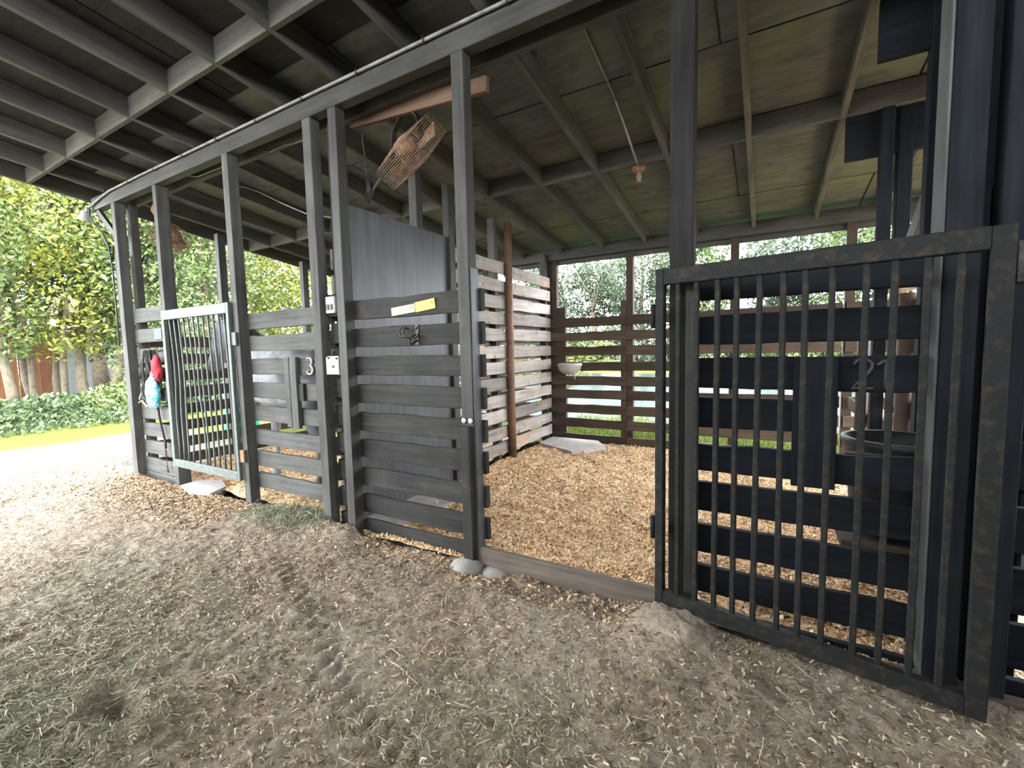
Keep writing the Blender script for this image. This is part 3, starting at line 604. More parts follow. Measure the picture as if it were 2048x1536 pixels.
boxp('panel', -6.24, -6.06, BY0 - 0.010, BY0 - 0.002, 1.665, 1.78, m_green, gs)
for z in (1.669, 1.776): boxp('stripe', -6.235, -6.065, BY0 - 0.012, BY0 - 0.0102, z - 0.003, z + 0.003, m_white, gs)
boxp('mark', -6.16, -6.135, BY0 - 0.012, BY0 - 0.0102, 1.712, 1.73, m_white, gs)
# the number 3
pts = [(-0.042, 0.062), (-0.02, 0.072), (0.012, 0.068), (0.028, 0.05), (0.026, 0.028), (0.008, 0.010), (-0.010, 0.004), (0.016, 0.0), (0.034, -0.018), (0.036, -0.042), (0.020, -0.062), (-0.008, -0.070), (-0.034, -0.062), (-0.042, -0.048), (-0.032, -0.042)]
nb = tube('stall_number', [(-3.415 + x, BY0 - 0.012, 1.345 + z) for x, z in pts], [0.006, 0.007, 0.009, 0.011, 0.010, 0.007, 0.005, 0.008, 0.011, 0.012, 0.011, 0.009, 0.008, 0.009, 0.006], m_white, n=8); tag(nb, 'white numeral 3 fixed to a board beside the paired posts', 'number')
def numeral(pts, x, z, label):
    return tag(tube('stall_number', [(x + a, BY0 - 0.006, z + b_) for a, b_ in pts], 0.008, m_conduit_dark, n=6), label, 'number')
numeral([(-0.035, 0.04), (-0.02, 0.062), (0.01, 0.066), (0.032, 0.05), (0.03, 0.025), (0.01, -0.005), (-0.02, -0.04), (-0.038, -0.062), (0.0, -0.062), (0.038, -0.062)], 0.375, 1.305, 'faint dark curved numeral on the third board behind the open gate')
numeral([(-0.025, 0.04), (0.0, 0.06), (0.006, 0.066), (0.006, 0.0), (0.006, -0.064)], 0.448, 1.305, 'faint dark upright stroke right of the curved numeral behind the open gate')
hk = empty('iron_hook', (-2.24, BY0 - 0.03, 1.56), 'black wrought iron bridle hook on the second slatted board', 'hook')
boxp('back_plate', -2.21, -2.18, BY0 - 0.008, BY0 - 0.001, 1.50, 1.65, m_blackmetal, hk, axis='z')
for s, rr in ((-1, 0.05), (-1, 0.035), (1, 0.025)):
    tube('prong', [(-2.195, BY0 - 0.01, 1.57), (-2.195 + s * rr * 0.8, BY0 - 0.05, 1.55), (-2.195 + s * rr * 2.2, BY0 - 0.06, 1.565), (-2.195 + s * rr * 2.6, BY0 - 0.055, 1.605), (-2.195 + s * rr * 2.0, BY0 - 0.05, 1.63), (-2.195 + s * rr * 1.2, BY0 - 0.045, 1.615)], 0.007, m_blackmetal, hk)
tube('lower_prong', [(-2.195, BY0 - 0.01, 1.53), (-2.20, BY0 - 0.06, 1.50), (-2.205, BY0 - 0.075, 1.52), (-2.21, BY0 - 0.07, 1.545)], 0.008, m_blackmetal, hk)
for i, x in enumerate((-1.735, -1.682)):
    o = lathe('washer', [(0.004, 0.006), (0.010, 0.006), (0.019, 0.003), (0.020, 0.0)], m_white, loc=(x, Y0 - 0.005, 0.985), n=14, rot=Vector((0, -1, 0)).to_track_quat('Z', 'Y'))
    tag(o, ['left of two round white washers on the doorway post', 'right of two round white washers on the doorway post'][i], 'washer', 'washers on the doorway post')
for i, (z, y) in enumerate(((0.965, 2.37), (0.66, 2.37))):
    pts = [(-1.66, y, z)] + [(-1.635 + 0.018 - 0.02 * math.cos(t), y - 0.008, z + 0.02 * math.sin(t)) for t in np.linspace(0, 2 * math.pi * 0.97, 14)]
    o = tube('eye_bolt', pts, 0.0045, m_blackmetal); tag(o, ['black eye bolt beside the washers on the doorway post', 'black eye bolt low on the doorway post'][i], 'bolt', 'eye bolts on the doorway post')
# tack hung on the far stall
tk = empty('bridle', (-6.35, 2.44, 1.5), 'black leather bridle and halter straps hung from a hook by the green gate', 'bridle')
tube('hook', [(-6.02, 2.44, 1.53), (-6.02, 2.40, 1.52), (-6.10, 2.39, 1.55), (-6.2, 2.41, 1.56), (-6.32, 2.43, 1.55)], 0.007, m_blackmetal, tk)
for k in range(7):
    x = -6.47 + 0.035 * k - 0.02; dy = 2.44 - 0.012 * (k % 3)
    z2 = 1.18 - 0.05 * (k % 4); sw = -0.10 * (3 - k) * 0.5
    pts = [(x, dy, 1.54), (x - 0.02, dy - 0.015, 1.42), (x + sw * 0.5 - 0.03, dy - 0.01, 1.28), (x + sw - 0.02, dy, z2), (x + sw + 0.04, dy - 0.01, z2 - 0.05 * (k % 3)), (x + sw * 0.3 + 0.06, dy, 1.30), (x + 0.05, dy - 0.01, 1.45), (x + 0.03, dy, 1.54)]
    tube('strap', pts, 0.011, m_strap, tk, n=5, closed=True)
tube('lead_strap', [(-6.4, 2.43, 1.4), (-6.5, 2.43, 1.2), (-6.6, 2.43, 1.08), (-6.58, 2.43, 0.98), (-6.48, 2.43, 0.92), (-6.38, 2.43, 0.90)], 0.012, m_strap, tk, n=5)
tube('rope_end', [(-6.60, 2.42, 1.02), (-6.66, 2.42, 0.95), (-6.70, 2.42, 0.90), (-6.60, 2.42, 0.93), (-6.50, 2.42, 0.87), (-6.42, 2.42, 0.88)], 0.012, m_rope, tk, n=5)
for x, z in ((-6.36, 0.88), (-6.28, 0.92)):
    tube('buckle', [(x + 0.03 * math.cos(t), 2.41, z + 0.03 * math.sin(t)) for t in np.linspace(0, 6.28, 10, endpoint=False)], 0.006, m_brass, tk, closed=True)
rc = blob('red_cloth', (-6.10, 2.40, 1.33), 0.085, 0.045, 0.15, m_red, amp=0.25, fr=2.0, seed=3); tag(rc, 'red cloth bunched on the hook beside the bridle', 'cloth')
mb = empty('mesh_bag', (-6.22, 2.39, 1.0), 'blue and white mesh bag hanging below the red cloth', 'bag')
blob('sack', (-6.225, 2.39, 1.04), 0.12, 0.06, 0.19, m_blue, mb, amp=0.18, fr=2.6, seed=8)
tube('drawstring', [(-6.20, 2.39, 1.20), (-6.14, 2.39, 1.32), (-6.10, 2.40, 1.45)], 0.012, m_white, mb); tube('drawstring', [(-6.26, 2.39, 1.2), (-6.18, 2.40, 1.36), (-6.10, 2.41, 1.46)], 0.012, m_white, mb)
ls = empty('lead_rope', (-6.2, 2.43, 0.2), 'dark lead rope with a chain end hanging below the mesh bag', 'rope')
tube('rope', [(-6.235, 2.43, 0.90), (-6.22, 2.43, 0.75), (-6.17, 2.43, 0.58), (-6.12, 2.43, 0.46), (-6.125, 2.43, 0.38)], 0.013, m_strap, ls)
for k in range(6):
    z = 0.355 - 0.033 * k; a = (k % 2) * math.pi / 2
    tube('chain_link', [(-6.125 + 0.010 * math.cos(t) * math.cos(a), 2.43 + 0.010 * math.cos(t) * math.sin(a), z + 0.02 * math.sin(t)) for t in np.linspace(0, 6.28, 10, endpoint=False)], 0.004, m_blackmetal if k < 4 else m_rust, ls, n=4, closed=True)
tube('snap_hook', [(-6.125, 2.43, 0.17), (-6.12, 2.43, 0.13), (-6.10, 2.43, 0.11), (-6.11, 2.43, 0.09), (-6.135, 2.43, 0.10), (-6.13, 2.43, 0.13)], 0.006, m_blackmetal, ls)
o = plate('faded_plate', 0.80, 0.95, Y0 - 0.01, 1.73, 1.73, 0.15, m_strap, 'faded grey plate on the dark wall right of the open gate'); o.location.y = Y0 - 0.01

# ------------------------------------------------------------------ things in the stalls
fd = empty('corner_feeder', (-2.66, 6.42, 1.05), 'off-white half-round feed bowl hung in the back corner of the open stall', 'feeder')
vs = []; fs = []; n_ = 14; prof = [(0.20, 0.0), (0.185, -0.03), (0.16, -0.10), (0.09, -0.15), (0.02, -0.155)]
for r, z in prof:
    for k in range(n_ + 1):
        a = math.pi + math.pi * k / n_; vs.append((r * math.cos(a), r * math.sin(a) * 0.95, z))
m1 = n_ + 1
for i in range(len(prof) - 1):
    for k in range(n_): fs.append((i * m1 + k, i * m1 + k + 1, (i + 1) * m1 + k + 1, (i + 1) * m1 + k))
o = meshobj('bowl', vs, fs, m_white, fd, loc=(-2.66, 6.48, 1.20), smooth=True)
sm = o.modifiers.new('thick', 'SOLIDIFY'); sm.thickness = 0.008
tube('rim', [(-2.66 + 0.19 * math.cos(math.pi + math.pi * k / 14), 6.48 + 0.18 * math.sin(math.pi + math.pi * k / 14), 1.20) for k in range(15)], 0.009, m_white, fd)
boxp('back_plate', -2.84, -2.48, 6.484, 6.497, 1.15, 1.215, m_white, fd)
tube('strap', [(-2.56, 6.40, 1.07), (-2.55, 6.40, 0.97)], 0.008, m_white, fd)
ft = empty('feed_tub', (0.57, 2.79, 0.52), 'large black plastic feed tub behind the slatted front, right of the doorway', 'tub')
lathe('bowl', [(0.0, 0.0), (0.155, 0.0), (0.175, 0.02), (0.20, 0.30), (0.215, 0.42), (0.225, 0.43), (0.225, 0.455), (0.200, 0.455), (0.185, 0.40), (0.155, 0.06), (0.0, 0.05)], m_black, ft, loc=(0.57, 2.79, 0.52), n=36)
boxp('ledge', 0.33, 0.80, 2.515, 2.54, 0.88, 0.94, m_frame, ft)
boxp('shelf', 0.33, 0.80, 2.54, 3.05, 0.47, 0.515, m_back, ft)
sk = blob('feed_sack', (1.22, 3.45, 0.62), 0.30, 0.35, 0.62, m_sack, amp=0.12, fr=1.6, seed=5, flat=-0.62); tag(sk, 'grey rounded sack behind the right partition', 'sack')
def slab(name, pts, z0, z1, mat, label, cat):
    n = len(pts); vs = [(x, y, z0) for x, y in pts] + [(x, y, z1) for x, y in pts]
    fs = [tuple(range(n))[::-1], tuple(range(n, 2 * n))] + [(i, (i + 1) % n, n + (i + 1) % n, n + i) for i in range(n)]
    return tag(meshobj(name, vs, fs, mat), label, cat)
slab('stall_mat', [(-2.97, 6.46), (-2.2, 6.44), (-1.95, 6.05), (-2.30, 5.62), (-2.96, 5.95)], -0.02, 0.03, m_mat_pale, 'worn grey mat bare of shavings in the back corner of the open stall', 'mat')
slab('stone_slab', [(-5.62, 2.34), (-5.66, 2.55), (-5.40, 2.66), (-5.10, 2.55), (-4.98, 2.33), (-5.2, 2.24)], -0.05, 0.03, m_mat, 'grey stone slab in the doorway under the green gate', 'slab')
slab('stall_mat', [(-2.98, 2.56), (-2.98, 3.36), (-2.55, 3.30), (-2.62, 2.56)], -0.02, 0.028, m_mat, 'grey mat edge at the foot of the plywood sheet', 'mat')
o = blob('concrete_footing', (-1.72, 2.33, -0.01), 0.12, 0.11, 0.06, m_conc, amp=0.1, seed=2); tag(o, 'rounded concrete footing at the foot of the doorway post', 'footing')
o = blob('concrete_footing', (-1.52, 2.37, -0.045), 0.11, 0.09, 0.06, m_conc, amp=0.12, seed=6); tag(o, 'half-buried concrete lump in the hollow under the doorway sill', 'footing')
o = blob('dirt_mound', (-0.37, 2.21, 0.045), 0.20, 0.15, 0.09, m_dirt, amp=0.22, fr=4.5, seed=9, flat=-0.05, sub=4); tag(o, 'pale crusted mound of dirt around the gate post foot', 'mound')
for k, (x, y) in enumerate(((-0.34, 2.10), (-0.27, 2.13))):
    o = blob('pebble', (x, y, 0.10), 0.013, 0.012, 0.009, m_cream, amp=0.2, seed=k, sub=2); tag(o, ['larger whitish pebble on the mound by the gate post', 'smaller whitish pebble on the mound by the gate post'][k], 'pebble', 'pebbles on the mound')

# bedding
def bed_z(x, y): return 0.0 + 0.035 * nz(x, y, 1.2, 20) + 0.030 * nz(x, y, 3.5, 22) + 0.020 * nz(x, y, 9, 24) - 0.012
bed = grid('bedding', -2.985, 0.86, 2.425, 6.5, 190, 200, bed_z, m_bed); tag(bed, 'deep orange-tan wood shavings bedding in the open stall', 'bedding', kind='stuff')
bed2 = grid('bedding', -6.8, -3.14, 2.51, 6.5, 90, 100, bed_z, m_bed); tag(bed2, 'wood shavings bedding on the floor of the far stall', 'bedding', kind='stuff')
bed3 = grid('bedding', 0.93, 3.2, 2.52, 6.5, 60, 80, bed_z, m_bed); tag(bed3, 'wood shavings bedding behind the right partition', 'bedding', kind='stuff')
def scat(x0, x1, y0, y1, n, fz, lift=0.006, near=False):
    x = rng.uniform(x0, x1, n)
    y = y0 + (y1 - y0) * (rng.uniform(0, 1, n) ** (1.7 if near else 1.0))
    return np.array([(a, b_, fz(a, b_) + lift) for a, b_ in zip(x, y)])
strands('shavings', scat(-2.97, 0.84, 2.44, 6.48, 42000, bed_z, 0.006, True), (0.012, 0.034), (0.007, 0.018), m_shav, bed, bend=0.25, lift=0.35)
strands('shavings', scat(-6.78, -3.16, 2.52, 4.6, 9000, bed_z), (0.015, 0.04), (0.009, 0.02), m_shav, bed2, bend=0.25, lift=0.35)
# litter on the aisle
def aisle(n, x0, x1, y0, y1, cx=0.0, cy=0.0, k=0.0):
    out = []
    while len(out) < n:
        x, y = rng.uniform(x0, x1), rng.uniform(y0, y1)
        if k and rng.uniform() > math.exp(-(((x - cx) / (x1 - x0)) ** 2 + ((y - cy) / (y1 - y0)) ** 2) * k): continue
        out.append((x, y, floor_z(x, y) + 0.003))
    return np.array(out)
lit = strands('straw_litter', np.concatenate([aisle(34000, -3.6, 1.6, 0.2, 2.36), aisle(20000, -7.8, -2.4, 0.0, 2.36)]), (0.008, 0.034), (0.002, 0.0075), m_straw, bend=0.2, lift=0.15)
tag(lit, 'fine straw and chaff strewn over the dirt aisle', 'straw')
strands('stalks', aisle(1100, -5.0, 1.2, 0.3, 2.3), (0.05, 0.16), (0.002, 0.004), m_straw, lit, bend=0.1, lift=0.1)
hay = strands('green_hay', np.concatenate([aisle(4200, -5.4, -2.0, 0.4, 1.9, -3.4, 1.0, 9), aisle(3400, -3.3, -1.6, 0.1, 1.0, -2.55, 0.42, 9), aisle(1300, -1.5, -0.1, 0.7, 1.8, -0.85, 1.2, 10)]), (0.03, 0.09), (0.0018, 0.004), m_hay, bend=0.12, lift=0.16)
tag(hay, 'thin green hay wisps scattered in patches over the aisle', 'hay')
pp = aisle(3600, -4.25, -3.15, 2.05, 2.62, -3.65, 2.44, 6); pp[:, 2] += rng.uniform(0, 0.09, len(pp)) * np.exp(-((pp[:, 0] + 3.6) / 0.35) ** 2)
hp = strands('hay_pile', pp, (0.06, 0.16), (0.002, 0.0045), m_hay, bend=0.2, lift=0.35); tag(hp, 'small heap of green hay spilling under the numbered stall boards', 'hay')
sp_ = np.concatenate([aisle(7000, -6.9, -4.2, 1.55, 2.42, -5.3, 2.4, 3.5), aisle(1000, -2.7, -0.4, 2.15, 2.4), aisle(1200, -7.8, -6.5, 0.8, 2.5)])
ss = strands('spilled_shavings', sp_, (0.015, 0.035), (0.008, 0.016), m_spill, bend=0.25, lift=0.3); tag(ss, 'orange wood shavings spilled along the foot of the stall fronts', 'shavings')

# ------------------------------------------------------------------ the grey horse
def horse():
    h = empty('horse', (-4.60, 3.02, 0.0), 'grey horse with lowered head standing behind the bars of the far stall', 'horse')
    vs = []; fs = []
    def loft(st, n=14, flip=False):
        k0 = len(vs); pts = [Vector(s[0]) for s in st]
        for i, (p, rv, rw) in enumerate(st):
            t = (pts[min(i + 1, len(pts) - 1)] - pts[max(i - 1, 0)]).normalized()
            side = Vector((0, 1, 0)); vert = t.cross(side).normalized()
            for k in range(n):
                a = 2 * math.pi * k / n; vs.append(Vector(p) + side * math.cos(a) * rw + vert * math.sin(a) * rv)
        for i in range(len(st) - 1):
            for k in range(n): fs.append((k0 + i * n + k, k0 + i * n + (k + 1) % n, k0 + (i + 1) * n + (k + 1) % n, k0 + (i + 1) * n + k))
        fs.append(tuple(k0 + k for k in range(n))[::-1]); fs.append(tuple(k0 + (len(st) - 1) * n + k for k in range(n)))
    loft([((-0.80, 0, 1.20), .10, .10), ((-0.72, 0, 1.21), .24, .19), ((-0.55, 0, 1.23), .35, .24), ((-0.33, 0, 1.25), .39, .27), ((-0.05, 0, 1.21), .37, .30), ((0.25, 0, 1.22), .36, .31), ((0.5, 0, 1.29), .35, .30), ((0.7, 0, 1.30), .29, .25), ((0.83, 0, 1.26), .18, .16), ((0.87, 0, 1.22), .06, .06)])
    loft([((-0.42, 0, 1.36), .30, .17), ((-0.66, 0, 1.48), .27, .15), ((-0.86, 0, 1.64), .21, .12), ((-1.02, 0, 1.79), .17, .105), ((-1.12, 0, 1.86), .12, .09)])
    loft([((-1.00, 0, 1.92), .08, .075), ((-1.08, 0, 1.86), .16, .115), ((-1.18, 0, 1.73), .18, .125), ((-1.31, 0, 1.57), .145, .105), ((-1.42, 0, 1.42), .108, .085), ((-1.49, 0, 1.33), .10, .085), ((-1.54, 0, 1.27), .06, .06)])
    for s in (-1, 1):
        loft([((-0.55, s * .15, 1.12), .17, .10), ((-0.54, s * .16, 0.90), .105, .075), ((-0.53, s * .16, 0.66), .065, .055), ((-0.545, s * .16, 0.50), .058, .052), ((-0.53, s * .16, 0.40), .038, .036), ((-0.53, s * .16, 0.18), .04, .038), ((-0.56, s * .16, 0.09), .05, .045), ((-0.58, s * .16, 0.0), .065, .06)], 10)
        loft([((0.58, s * .15, 1.22), .26, .15), ((0.55, s * .17, 0.95), .19, .12), ((0.62, s * .17, 0.74), .10, .07), ((0.74, s * .17, 0.56), .07, .05), ((0.72, s * .17, 0.42), .045, .04), ((0.69, s * .17, 0.20), .042, .038), ((0.66, s * .17, 0.09), .05, .045), ((0.64, s * .17, 0.0), .065, .06)], 10)
        loft([((-1.04, s * .06, 1.88), .04, .025), ((-1.05, s * .075, 1.95), .04, .022), ((-1.06, s * .075, 2.03), .008, .006)], 8)
    me = bpy.data.meshes.new('body_raw'); me.from_pydata([tuple(v) for v in vs], [], fs); me.update()
    o = bpy.data.objects.new('body_raw', me); COL.objects.link(o)
    r = o.modifiers.new('r', 'REMESH'); r.mode = 'VOXEL'; r.voxel_size = 0.022
    s_ = o.modifiers.new('s', 'SMOOTH'); s_.iterations = 6; s_.factor = 0.5
    dg = bpy.context.evaluated_depsgraph_get(); m2 = bpy.data.meshes.new_from_object(o.evaluated_get(dg))
    bpy.data.objects.remove(o); m2.name = 'body'; m2.polygons.foreach_set('use_smooth', [True] * len(m2.polygons)); m2.materials.clear(); m2.materials.append(m_horse)
    body = bpy.data.objects.new('body', m2); body.location = h.location; place(body, h)
    hx, hy = h.location.x, h.location.y
    P = []
    for k in range(900):
        t = rng.uniform(); x = -0.5 - 0.58 * t; z = 1.62 + 0.36 * t
        P.append((hx + x + 0.05 * t, hy - 0.02 - rng.uniform(0, 0.05), z))
    P = np.array(P); mane = strands('mane', P, (0.16, 0.30), (0.006, 0.014), m_mane, h, bend=0.05, lift=0.2)
    tail = []
    for k in range(30):
        a, b_ = rng.uniform(-0.03, 0.03, 2)
        tail.append(([(hx + 0.84, hy + a * .5, 1.42), (hx + 0.93 + b_, hy + a, 1.25), (hx + 0.95 + b_, hy + a * 2, 0.95), (hx + 0.93 + b_ * 2, hy + a * 2.5, 0.6 + b_)], False))
    multi_tube('tail', tail, 0.012, m_mane, h, n=4)
    for s in (-1, 1):
        lathe('eye', [(0.0, 0.02), (0.018, 0.012), (0.022, 0), (0.018, -0.012), (0.0, -0.02)], m_black, h, loc=(hx - 1.20, hy + s * 0.098, 1.76), n=10)
        lathe('nostril', [(0.0, 0.01), (0.014, 0.004), (0.0, -0.01)], m_black, h, loc=(hx - 1.495, hy + s * 0.05, 1.33), n=8)
horse()

# ------------------------------------------------------------------ outdoors
def tree(name, base, height, crown, trunk, lm, nl, label, size=(0.10, 0.19), group=None, lean=(0, 0), stems=1):
    t = empty(name, base, label, 'tree', group); bx, by, bz = base
    for s in range(stems):
        a = 2 * math.pi * s / max(stems, 1) + 0.7; o = 0.25 * (stems > 1)
        x0, y0 = bx + o * math.cos(a), by + o * math.sin(a)
        tx, ty = lean[0] + (stems > 1) * 0.9 * math.cos(a), lean[1] + (stems > 1) * 0.9 * math.sin(a)
        pts = [(x0 + tx * k / 6 + 0.12 * math.sin(k * 1.3 + s), y0 + ty * k / 6 + 0.10 * math.cos(k * 1.7 + s), bz - 0.2 + height * 0.75 * k / 6) for k in range(7)]
        tube('trunk', pts, [trunk * (1.25 if k == 0 else 1 - 0.11 * k) for k in range(7)], m_bark, t, n=9)
        for k in range(4):
            p = Vector(pts[2 + k]); an = rng.uniform(0, 6.28); d = Vector((math.cos(an), math.sin(an), 0.7))
            tube('branch', [tuple(p), tuple(p + d * crown[0] * 0.3), tuple(p + d * crown[0] * 0.55 + Vector((0, 0, 0.4)))], [trunk * 0.4, trunk * 0.25, trunk * 0.1], m_bark, t, n=6)
    P = []; nb = 16
    cz = height - crown[2]
    ctr = []
    for k in range(nb):
        v = rng.normal(0, 1, 3); v /= np.linalg.norm(v); r = rng.uniform(0.45, 0.85)
        ctr.append(np.array([bx + lean[0], by + lean[1], bz + cz]) + v * r * np.array(crown))
    per = nl // nb
    for c_ in ctr:
        v = rng.normal(0, 1, (per, 3)); v /= np.linalg.norm(v, axis=1)[:, None]; r = rng.uniform(0.5, 1.0, per)[:, None] ** 0.5
        P.append(c_ + v * r * np.array(crown) * rng.uniform(0.32, 0.5))
    f = leaves('foliage', np.concatenate(P), size, lm, t); f['kind'] = 'stuff'
    return t
G1 = 'trees beyond the open end of the barn'
tree('broadleaf_tree', (-16.5, 3.35, 0), 8.5, (2.6, 2.6, 3.4), 0.115, m_leaf[0], 15000, 'straight-trunked leafy tree farthest left outside the barn', group=G1)
tree('broadleaf_tree', (-17.0, 4.15, 0), 9.0, (3.0, 2.6, 3.6), 0.08, m_leaf[1], 16000, 'many-stemmed tree with yellow-green leaves left of the barn', group=G1, stems=4)
tree('broadleaf_tree', (-16.5, 4.95, 0), 8.5, (2.6, 2.4, 3.4), 0.14, m_leaf[0], 15000, 'thick leaning forked tree just left of the outer corner post', group=G1, lean=(0.3, 0.9), stems=2)
tree('broadleaf_tree', (-15.0, 7.3, 0), 8.0, (2.8, 2.8, 3.8), 0.18, m_leaf[0], 16000, 'bushy green tree seen above the green gate', group=G1)
tree('broadleaf_tree', (-13.5, 10.2, 0), 8.0, (2.8, 2.8, 3.9), 0.18, m_leaf[1], 16000, 'yellow-green tree seen above the numbered stall boards', group=G1)
tree('broadleaf_tree', (-10.0, 11.5, 0), 7.5, (2.5, 2.5, 3.6), 0.16, m_leaf[0], 12000, 'green tree seen through the slats right of the rusty latch', group=G1)
tree('broadleaf_tree', (-21.0, 6.5, 0), 11.0, (4.2, 4.5, 4.8), 0.25, m_leaf[3], 9000, 'tall pale tree filling the gap behind the leaning tree', size=(0.2, 0.34), group=G1)
tree('broadleaf_tree', (-21.0, 1.5, 0), 11.0, (4.2, 3.5, 5.0), 0.25, m_leaf[3], 8000, 'tall pale tree behind the straight-trunked one', size=(0.2, 0.34), group=G1)
tree('broadleaf_tree', (-19.0, 11.5, 0), 10.0, (3.5, 4.0, 4.8), 0.25, m_leaf[3], 8000, 'tall pale tree far behind the green gate', size=(0.2, 0.34), group=G1)
G2 = 'trees across the pond'
for (x, y, hh, cr, lm, lb) in ((-16.5, 33, 8.5, (3.6, 3, 3.6), 2, 'round dark tree across the pond, leftmost beyond the stall'), (-11.5, 33, 8.2, (3.6, 3, 3.5), 3, 'pale green tree across the pond behind the palm'), (-7.6, 32, 9.2, (3.2, 3, 4.0), 3, 'large pale tree across the pond right of the back wall post'), (-4.4, 33, 11.5, (2.6, 3, 4.8), 0, 'tall green tree across the pond left of the door post'), (0.8, 34, 9.5, (2.4, 3, 4.2), 2, 'dark tree across the pond above the open gate'), (4.2, 32, 11, (2.8, 3, 4.6), 0, 'bright green tree across the pond at the right end of the eave gap'), (9, 33, 10, (3.6, 3, 4.2), 2, 'dark tree across the pond behind the right partition')):
    tree('broadleaf_tree', (x, y, 0.3), hh, cr, 0.25, (m_leaf_far2 if lm == 0 else m_leaf_far), 9000, lb, size=(0.18, 0.34), group=G2)
for i, (xa, xb) in enumerate(((-30, -18), (-18, -9), (-9, -1), (-1, 8), (8, 20))):
    hd = empty('hedge', ((xa + xb) / 2, 29.5, 0.2), ['dense low hedge across the pond, far left end', 'dense low hedge across the pond behind the palm', 'dense low hedge across the pond behind the doorway', 'dense low hedge across the pond behind the open gate', 'dense low hedge across the pond, far right end'][i], 'hedge', 'hedges across the pond')
    P = np.stack([rng.uniform(xa, xb, 5000), 29.5 + rng.normal(0, 0.5, 5000), 0.1 + rng.uniform(0, 1, 5000) ** 0.8 * 2.4], 1); P[:, 2] += 0.5 * np.sin(P[:, 0] * 1.3)
    f = leaves('foliage', P, (0.22, 0.42), m_leaf_far2 if i % 2 else m_leaf_far, hd); f['kind'] = 'stuff'
    for k in range(5): tube('stem', [(xa + (xb - xa) * (k + 0.5) / 5, 29.5, 0.0), (xa + (xb - xa) * (k + 0.5) / 5 + 0.2, 29.5, 1.6)], [0.06, 0.03], m_bark, hd, n=5)
def palm(base, label):
    p = empty('palm', base, label, 'palm'); bx, by, bz = base
    tube('stem', [(bx, by, bz - 0.1), (bx, by, bz + 0.5)], [0.10, 0.06], m_bark, p, n=8)
    for k in range(13):
        an = 2 * math.pi * k / 13 + rng.uniform(-0.2, 0.2); L_ = rng.uniform(1.2, 1.7); rise = rng.uniform(0.9, 1.7)
        pts = [Vector((bx + math.cos(an) * L_ * t, by + math.sin(an) * L_ * t, bz + 0.45 + rise * (1.9 * t - 1.35 * t * t))) for t in np.linspace(0, 1, 9)]
        fr = tube('frond', [tuple(q) for q in pts], [0.014 - 0.0012 * i for i in range(9)], m_palm, p, n=5)
        V = []; F = []
        side = Vector((-math.sin(an), math.cos(an), 0))
        for t in np.linspace(0.12, 0.99, 26):
            i = min(int(t * 8), 7); q = pts[i].lerp(pts[i + 1], t * 8 - i); d = (pts[i + 1] - pts[i]).normalized()
            for s in (-1, 1):
                l = 0.36 * math.sin(math.pi * (0.15 + 0.8 * t)); e = q + side * s * l * 0.8 + d * l * 0.55 - Vector((0, 0, l * 0.35)); m_ = (q + e) / 2 + Vector((0, 0, 0.02))
                j = len(V); V += [q, m_ + d * 0.016, e, m_ - d * 0.016]; F.append((j, j + 1, j + 2, j + 3))
        o = np_mesh('leaflets', np.array([tuple(v) for v in V]), np.array(F), m_palm, fr); o['kind'] = 'stuff'
palm((-3.55, 8.15, 0.0), 'yellow-green feathery palm behind the back corner of the open stall')
palm((-5.2, 9.3, 0.0), 'yellow-green feathery palm seen through the partition slats')
G3 = 'shrubs at the edge of the lawn'
for i, (x, y, r, h_, lm) in enumerate(((-14.2, 2.2, 1.0, 0.7, 2), (-14.6, 3.6, 1.0, 0.62, 2), (-14.4, 4.9, 1.0, 0.8, 0), (-14.0, 6.2, 1.1, 1.1, 2))):
    s_ = empty('shrub', (x, y, 0), ['low dark shrub farthest left at the lawn edge', 'low green shrub in front of the many-stemmed tree', 'green shrub at the foot of the leaning tree', 'dark shrub right of the leaning tree beside the corner post'][i], 'shrub', G3)
    for k in range(5): tube('stem', [(x, y, -0.05), (x + rng.uniform(-.3, .3), y + rng.uniform(-.3, .3), h_ * 0.7)], [0.02, 0.008], m_bark, s_, n=5)
    v = rng.normal(0, 1, (2600, 3)); v /= np.linalg.norm(v, axis=1)[:, None]; rr = rng.uniform(0.3, 1, 2600)[:, None] ** 0.5
    P = v * rr * np.array([r, r * 1.1, h_]) + np.array([x, y, 0.05]); P[:, 2] = np.abs(P[:, 2]) + 0.02
    f = leaves('foliage', P, (0.09, 0.18), m_leaf[lm], s_); f['kind'] = 'stuff'
x = rng.uniform(-15.5, -12.6, 9000); y = rng.uniform(-2, 8.5, 9000)
iv = leaves('ivy', np.stack([x, y, rng.uniform(0.02, 0.30, 9000) * np.clip((-12.4 - x), 0, 1)], 1), (0.08, 0.15), m_leaf[2]); tag(iv, 'dark ivy covering the ground below the trees', 'ivy', kind='stuff')
gx = rng.uniform(-3.4, 1.6, 9000); gy = 6.68 + rng.uniform(0, 1, 9000) ** 1.5 * 2.2
gb = strands('grass_blades', np.stack([gx, gy, np.full(9000, -0.03)], 1), (0.05, 0.14), (0.006, 0.012), m_grassb, bend=0.1, up=True); tag(gb, 'bright grass growing just behind the back slat wall', 'grass')
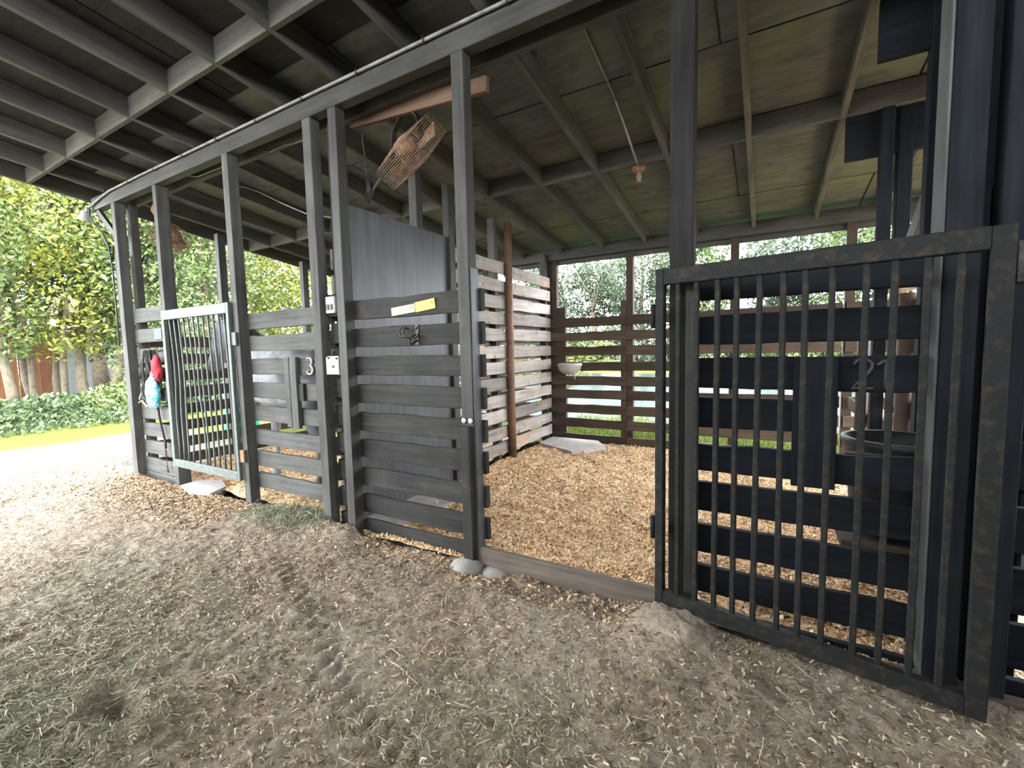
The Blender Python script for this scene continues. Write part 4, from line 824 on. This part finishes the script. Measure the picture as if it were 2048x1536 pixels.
gx = rng.uniform(-1.7, -1.1, 160); gy = rng.uniform(6.52, 6.66, 160)
tf = strands('grass_tuft', np.stack([gx, gy, np.full(160, 0.0)], 1), (0.15, 0.32), (0.005, 0.009), m_grassb, bend=0.12, up=True); tag(tf, 'pale grass tuft poking over the bottom rail of the back wall', 'grass')
sh = empty('shed', (-21.5, 4.7, 0), 'brown wooden shed behind the trees left of the barn', 'shed')
for k in range(16):
    boxp('board', -21.0, -20.97, 2.9 + 0.16 * k, 3.05 + 0.16 * k, 0.0, 2.2, m_shed, sh, axis='z')
boxp('side_wall', -24.0, -21.0, 5.42, 5.46, 0.0, 2.2, m_shed, sh); boxp('rear_panel', -24.0, -21.02, 2.9, 2.94, 0, 2.2, m_shed, sh)
plank('roof', (-22.4, 2.7, 2.32), (-22.4, 5.7, 2.32), 3.4, 0.08, m_roofed, sh, up=(1, 0, 0.12))
wh = empty('white_building', (-24, 10, 0), 'low white-walled building behind the trees', 'building')
boxp('wall', -24.1, -24.0, 5.9, 16.0, 0.0, 2.6, m_wall, wh, axis='y'); plank('roof', (-25.2, 5.6, 2.95), (-25.2, 16.4, 2.95), 3.2, 0.12, m_roofed, wh, up=(1, 0, -0.3))
boxp('window_frame', -23.995, -23.96, 9.0, 10.1, 1.0, 1.9, m_white, wh, axis='y'); boxp('side_wall', -27, -24.1, 5.9, 6.0, 0, 2.6, m_wall, wh)
bl = empty('barrel', (-8.7, 4.72, 0.0), 'teal plastic barrel standing outside the far stall', 'barrel')
lathe('drum', [(0.0, 0.0), (0.27, 0.0), (0.29, 0.03), (0.285, 0.28), (0.295, 0.30), (0.285, 0.32), (0.285, 0.60), (0.295, 0.62), (0.285, 0.64), (0.28, 0.88), (0.26, 0.92), (0.0, 0.92)], m_teal, bl, loc=(-8.7, 4.72, -0.02), n=24)
tube('rim', [(-8.7 + 0.27 * math.cos(t), 4.72 + 0.27 * math.sin(t), 0.905) for t in np.linspace(0, 6.28, 24, endpoint=False)], 0.014, m_teal, bl, closed=True)
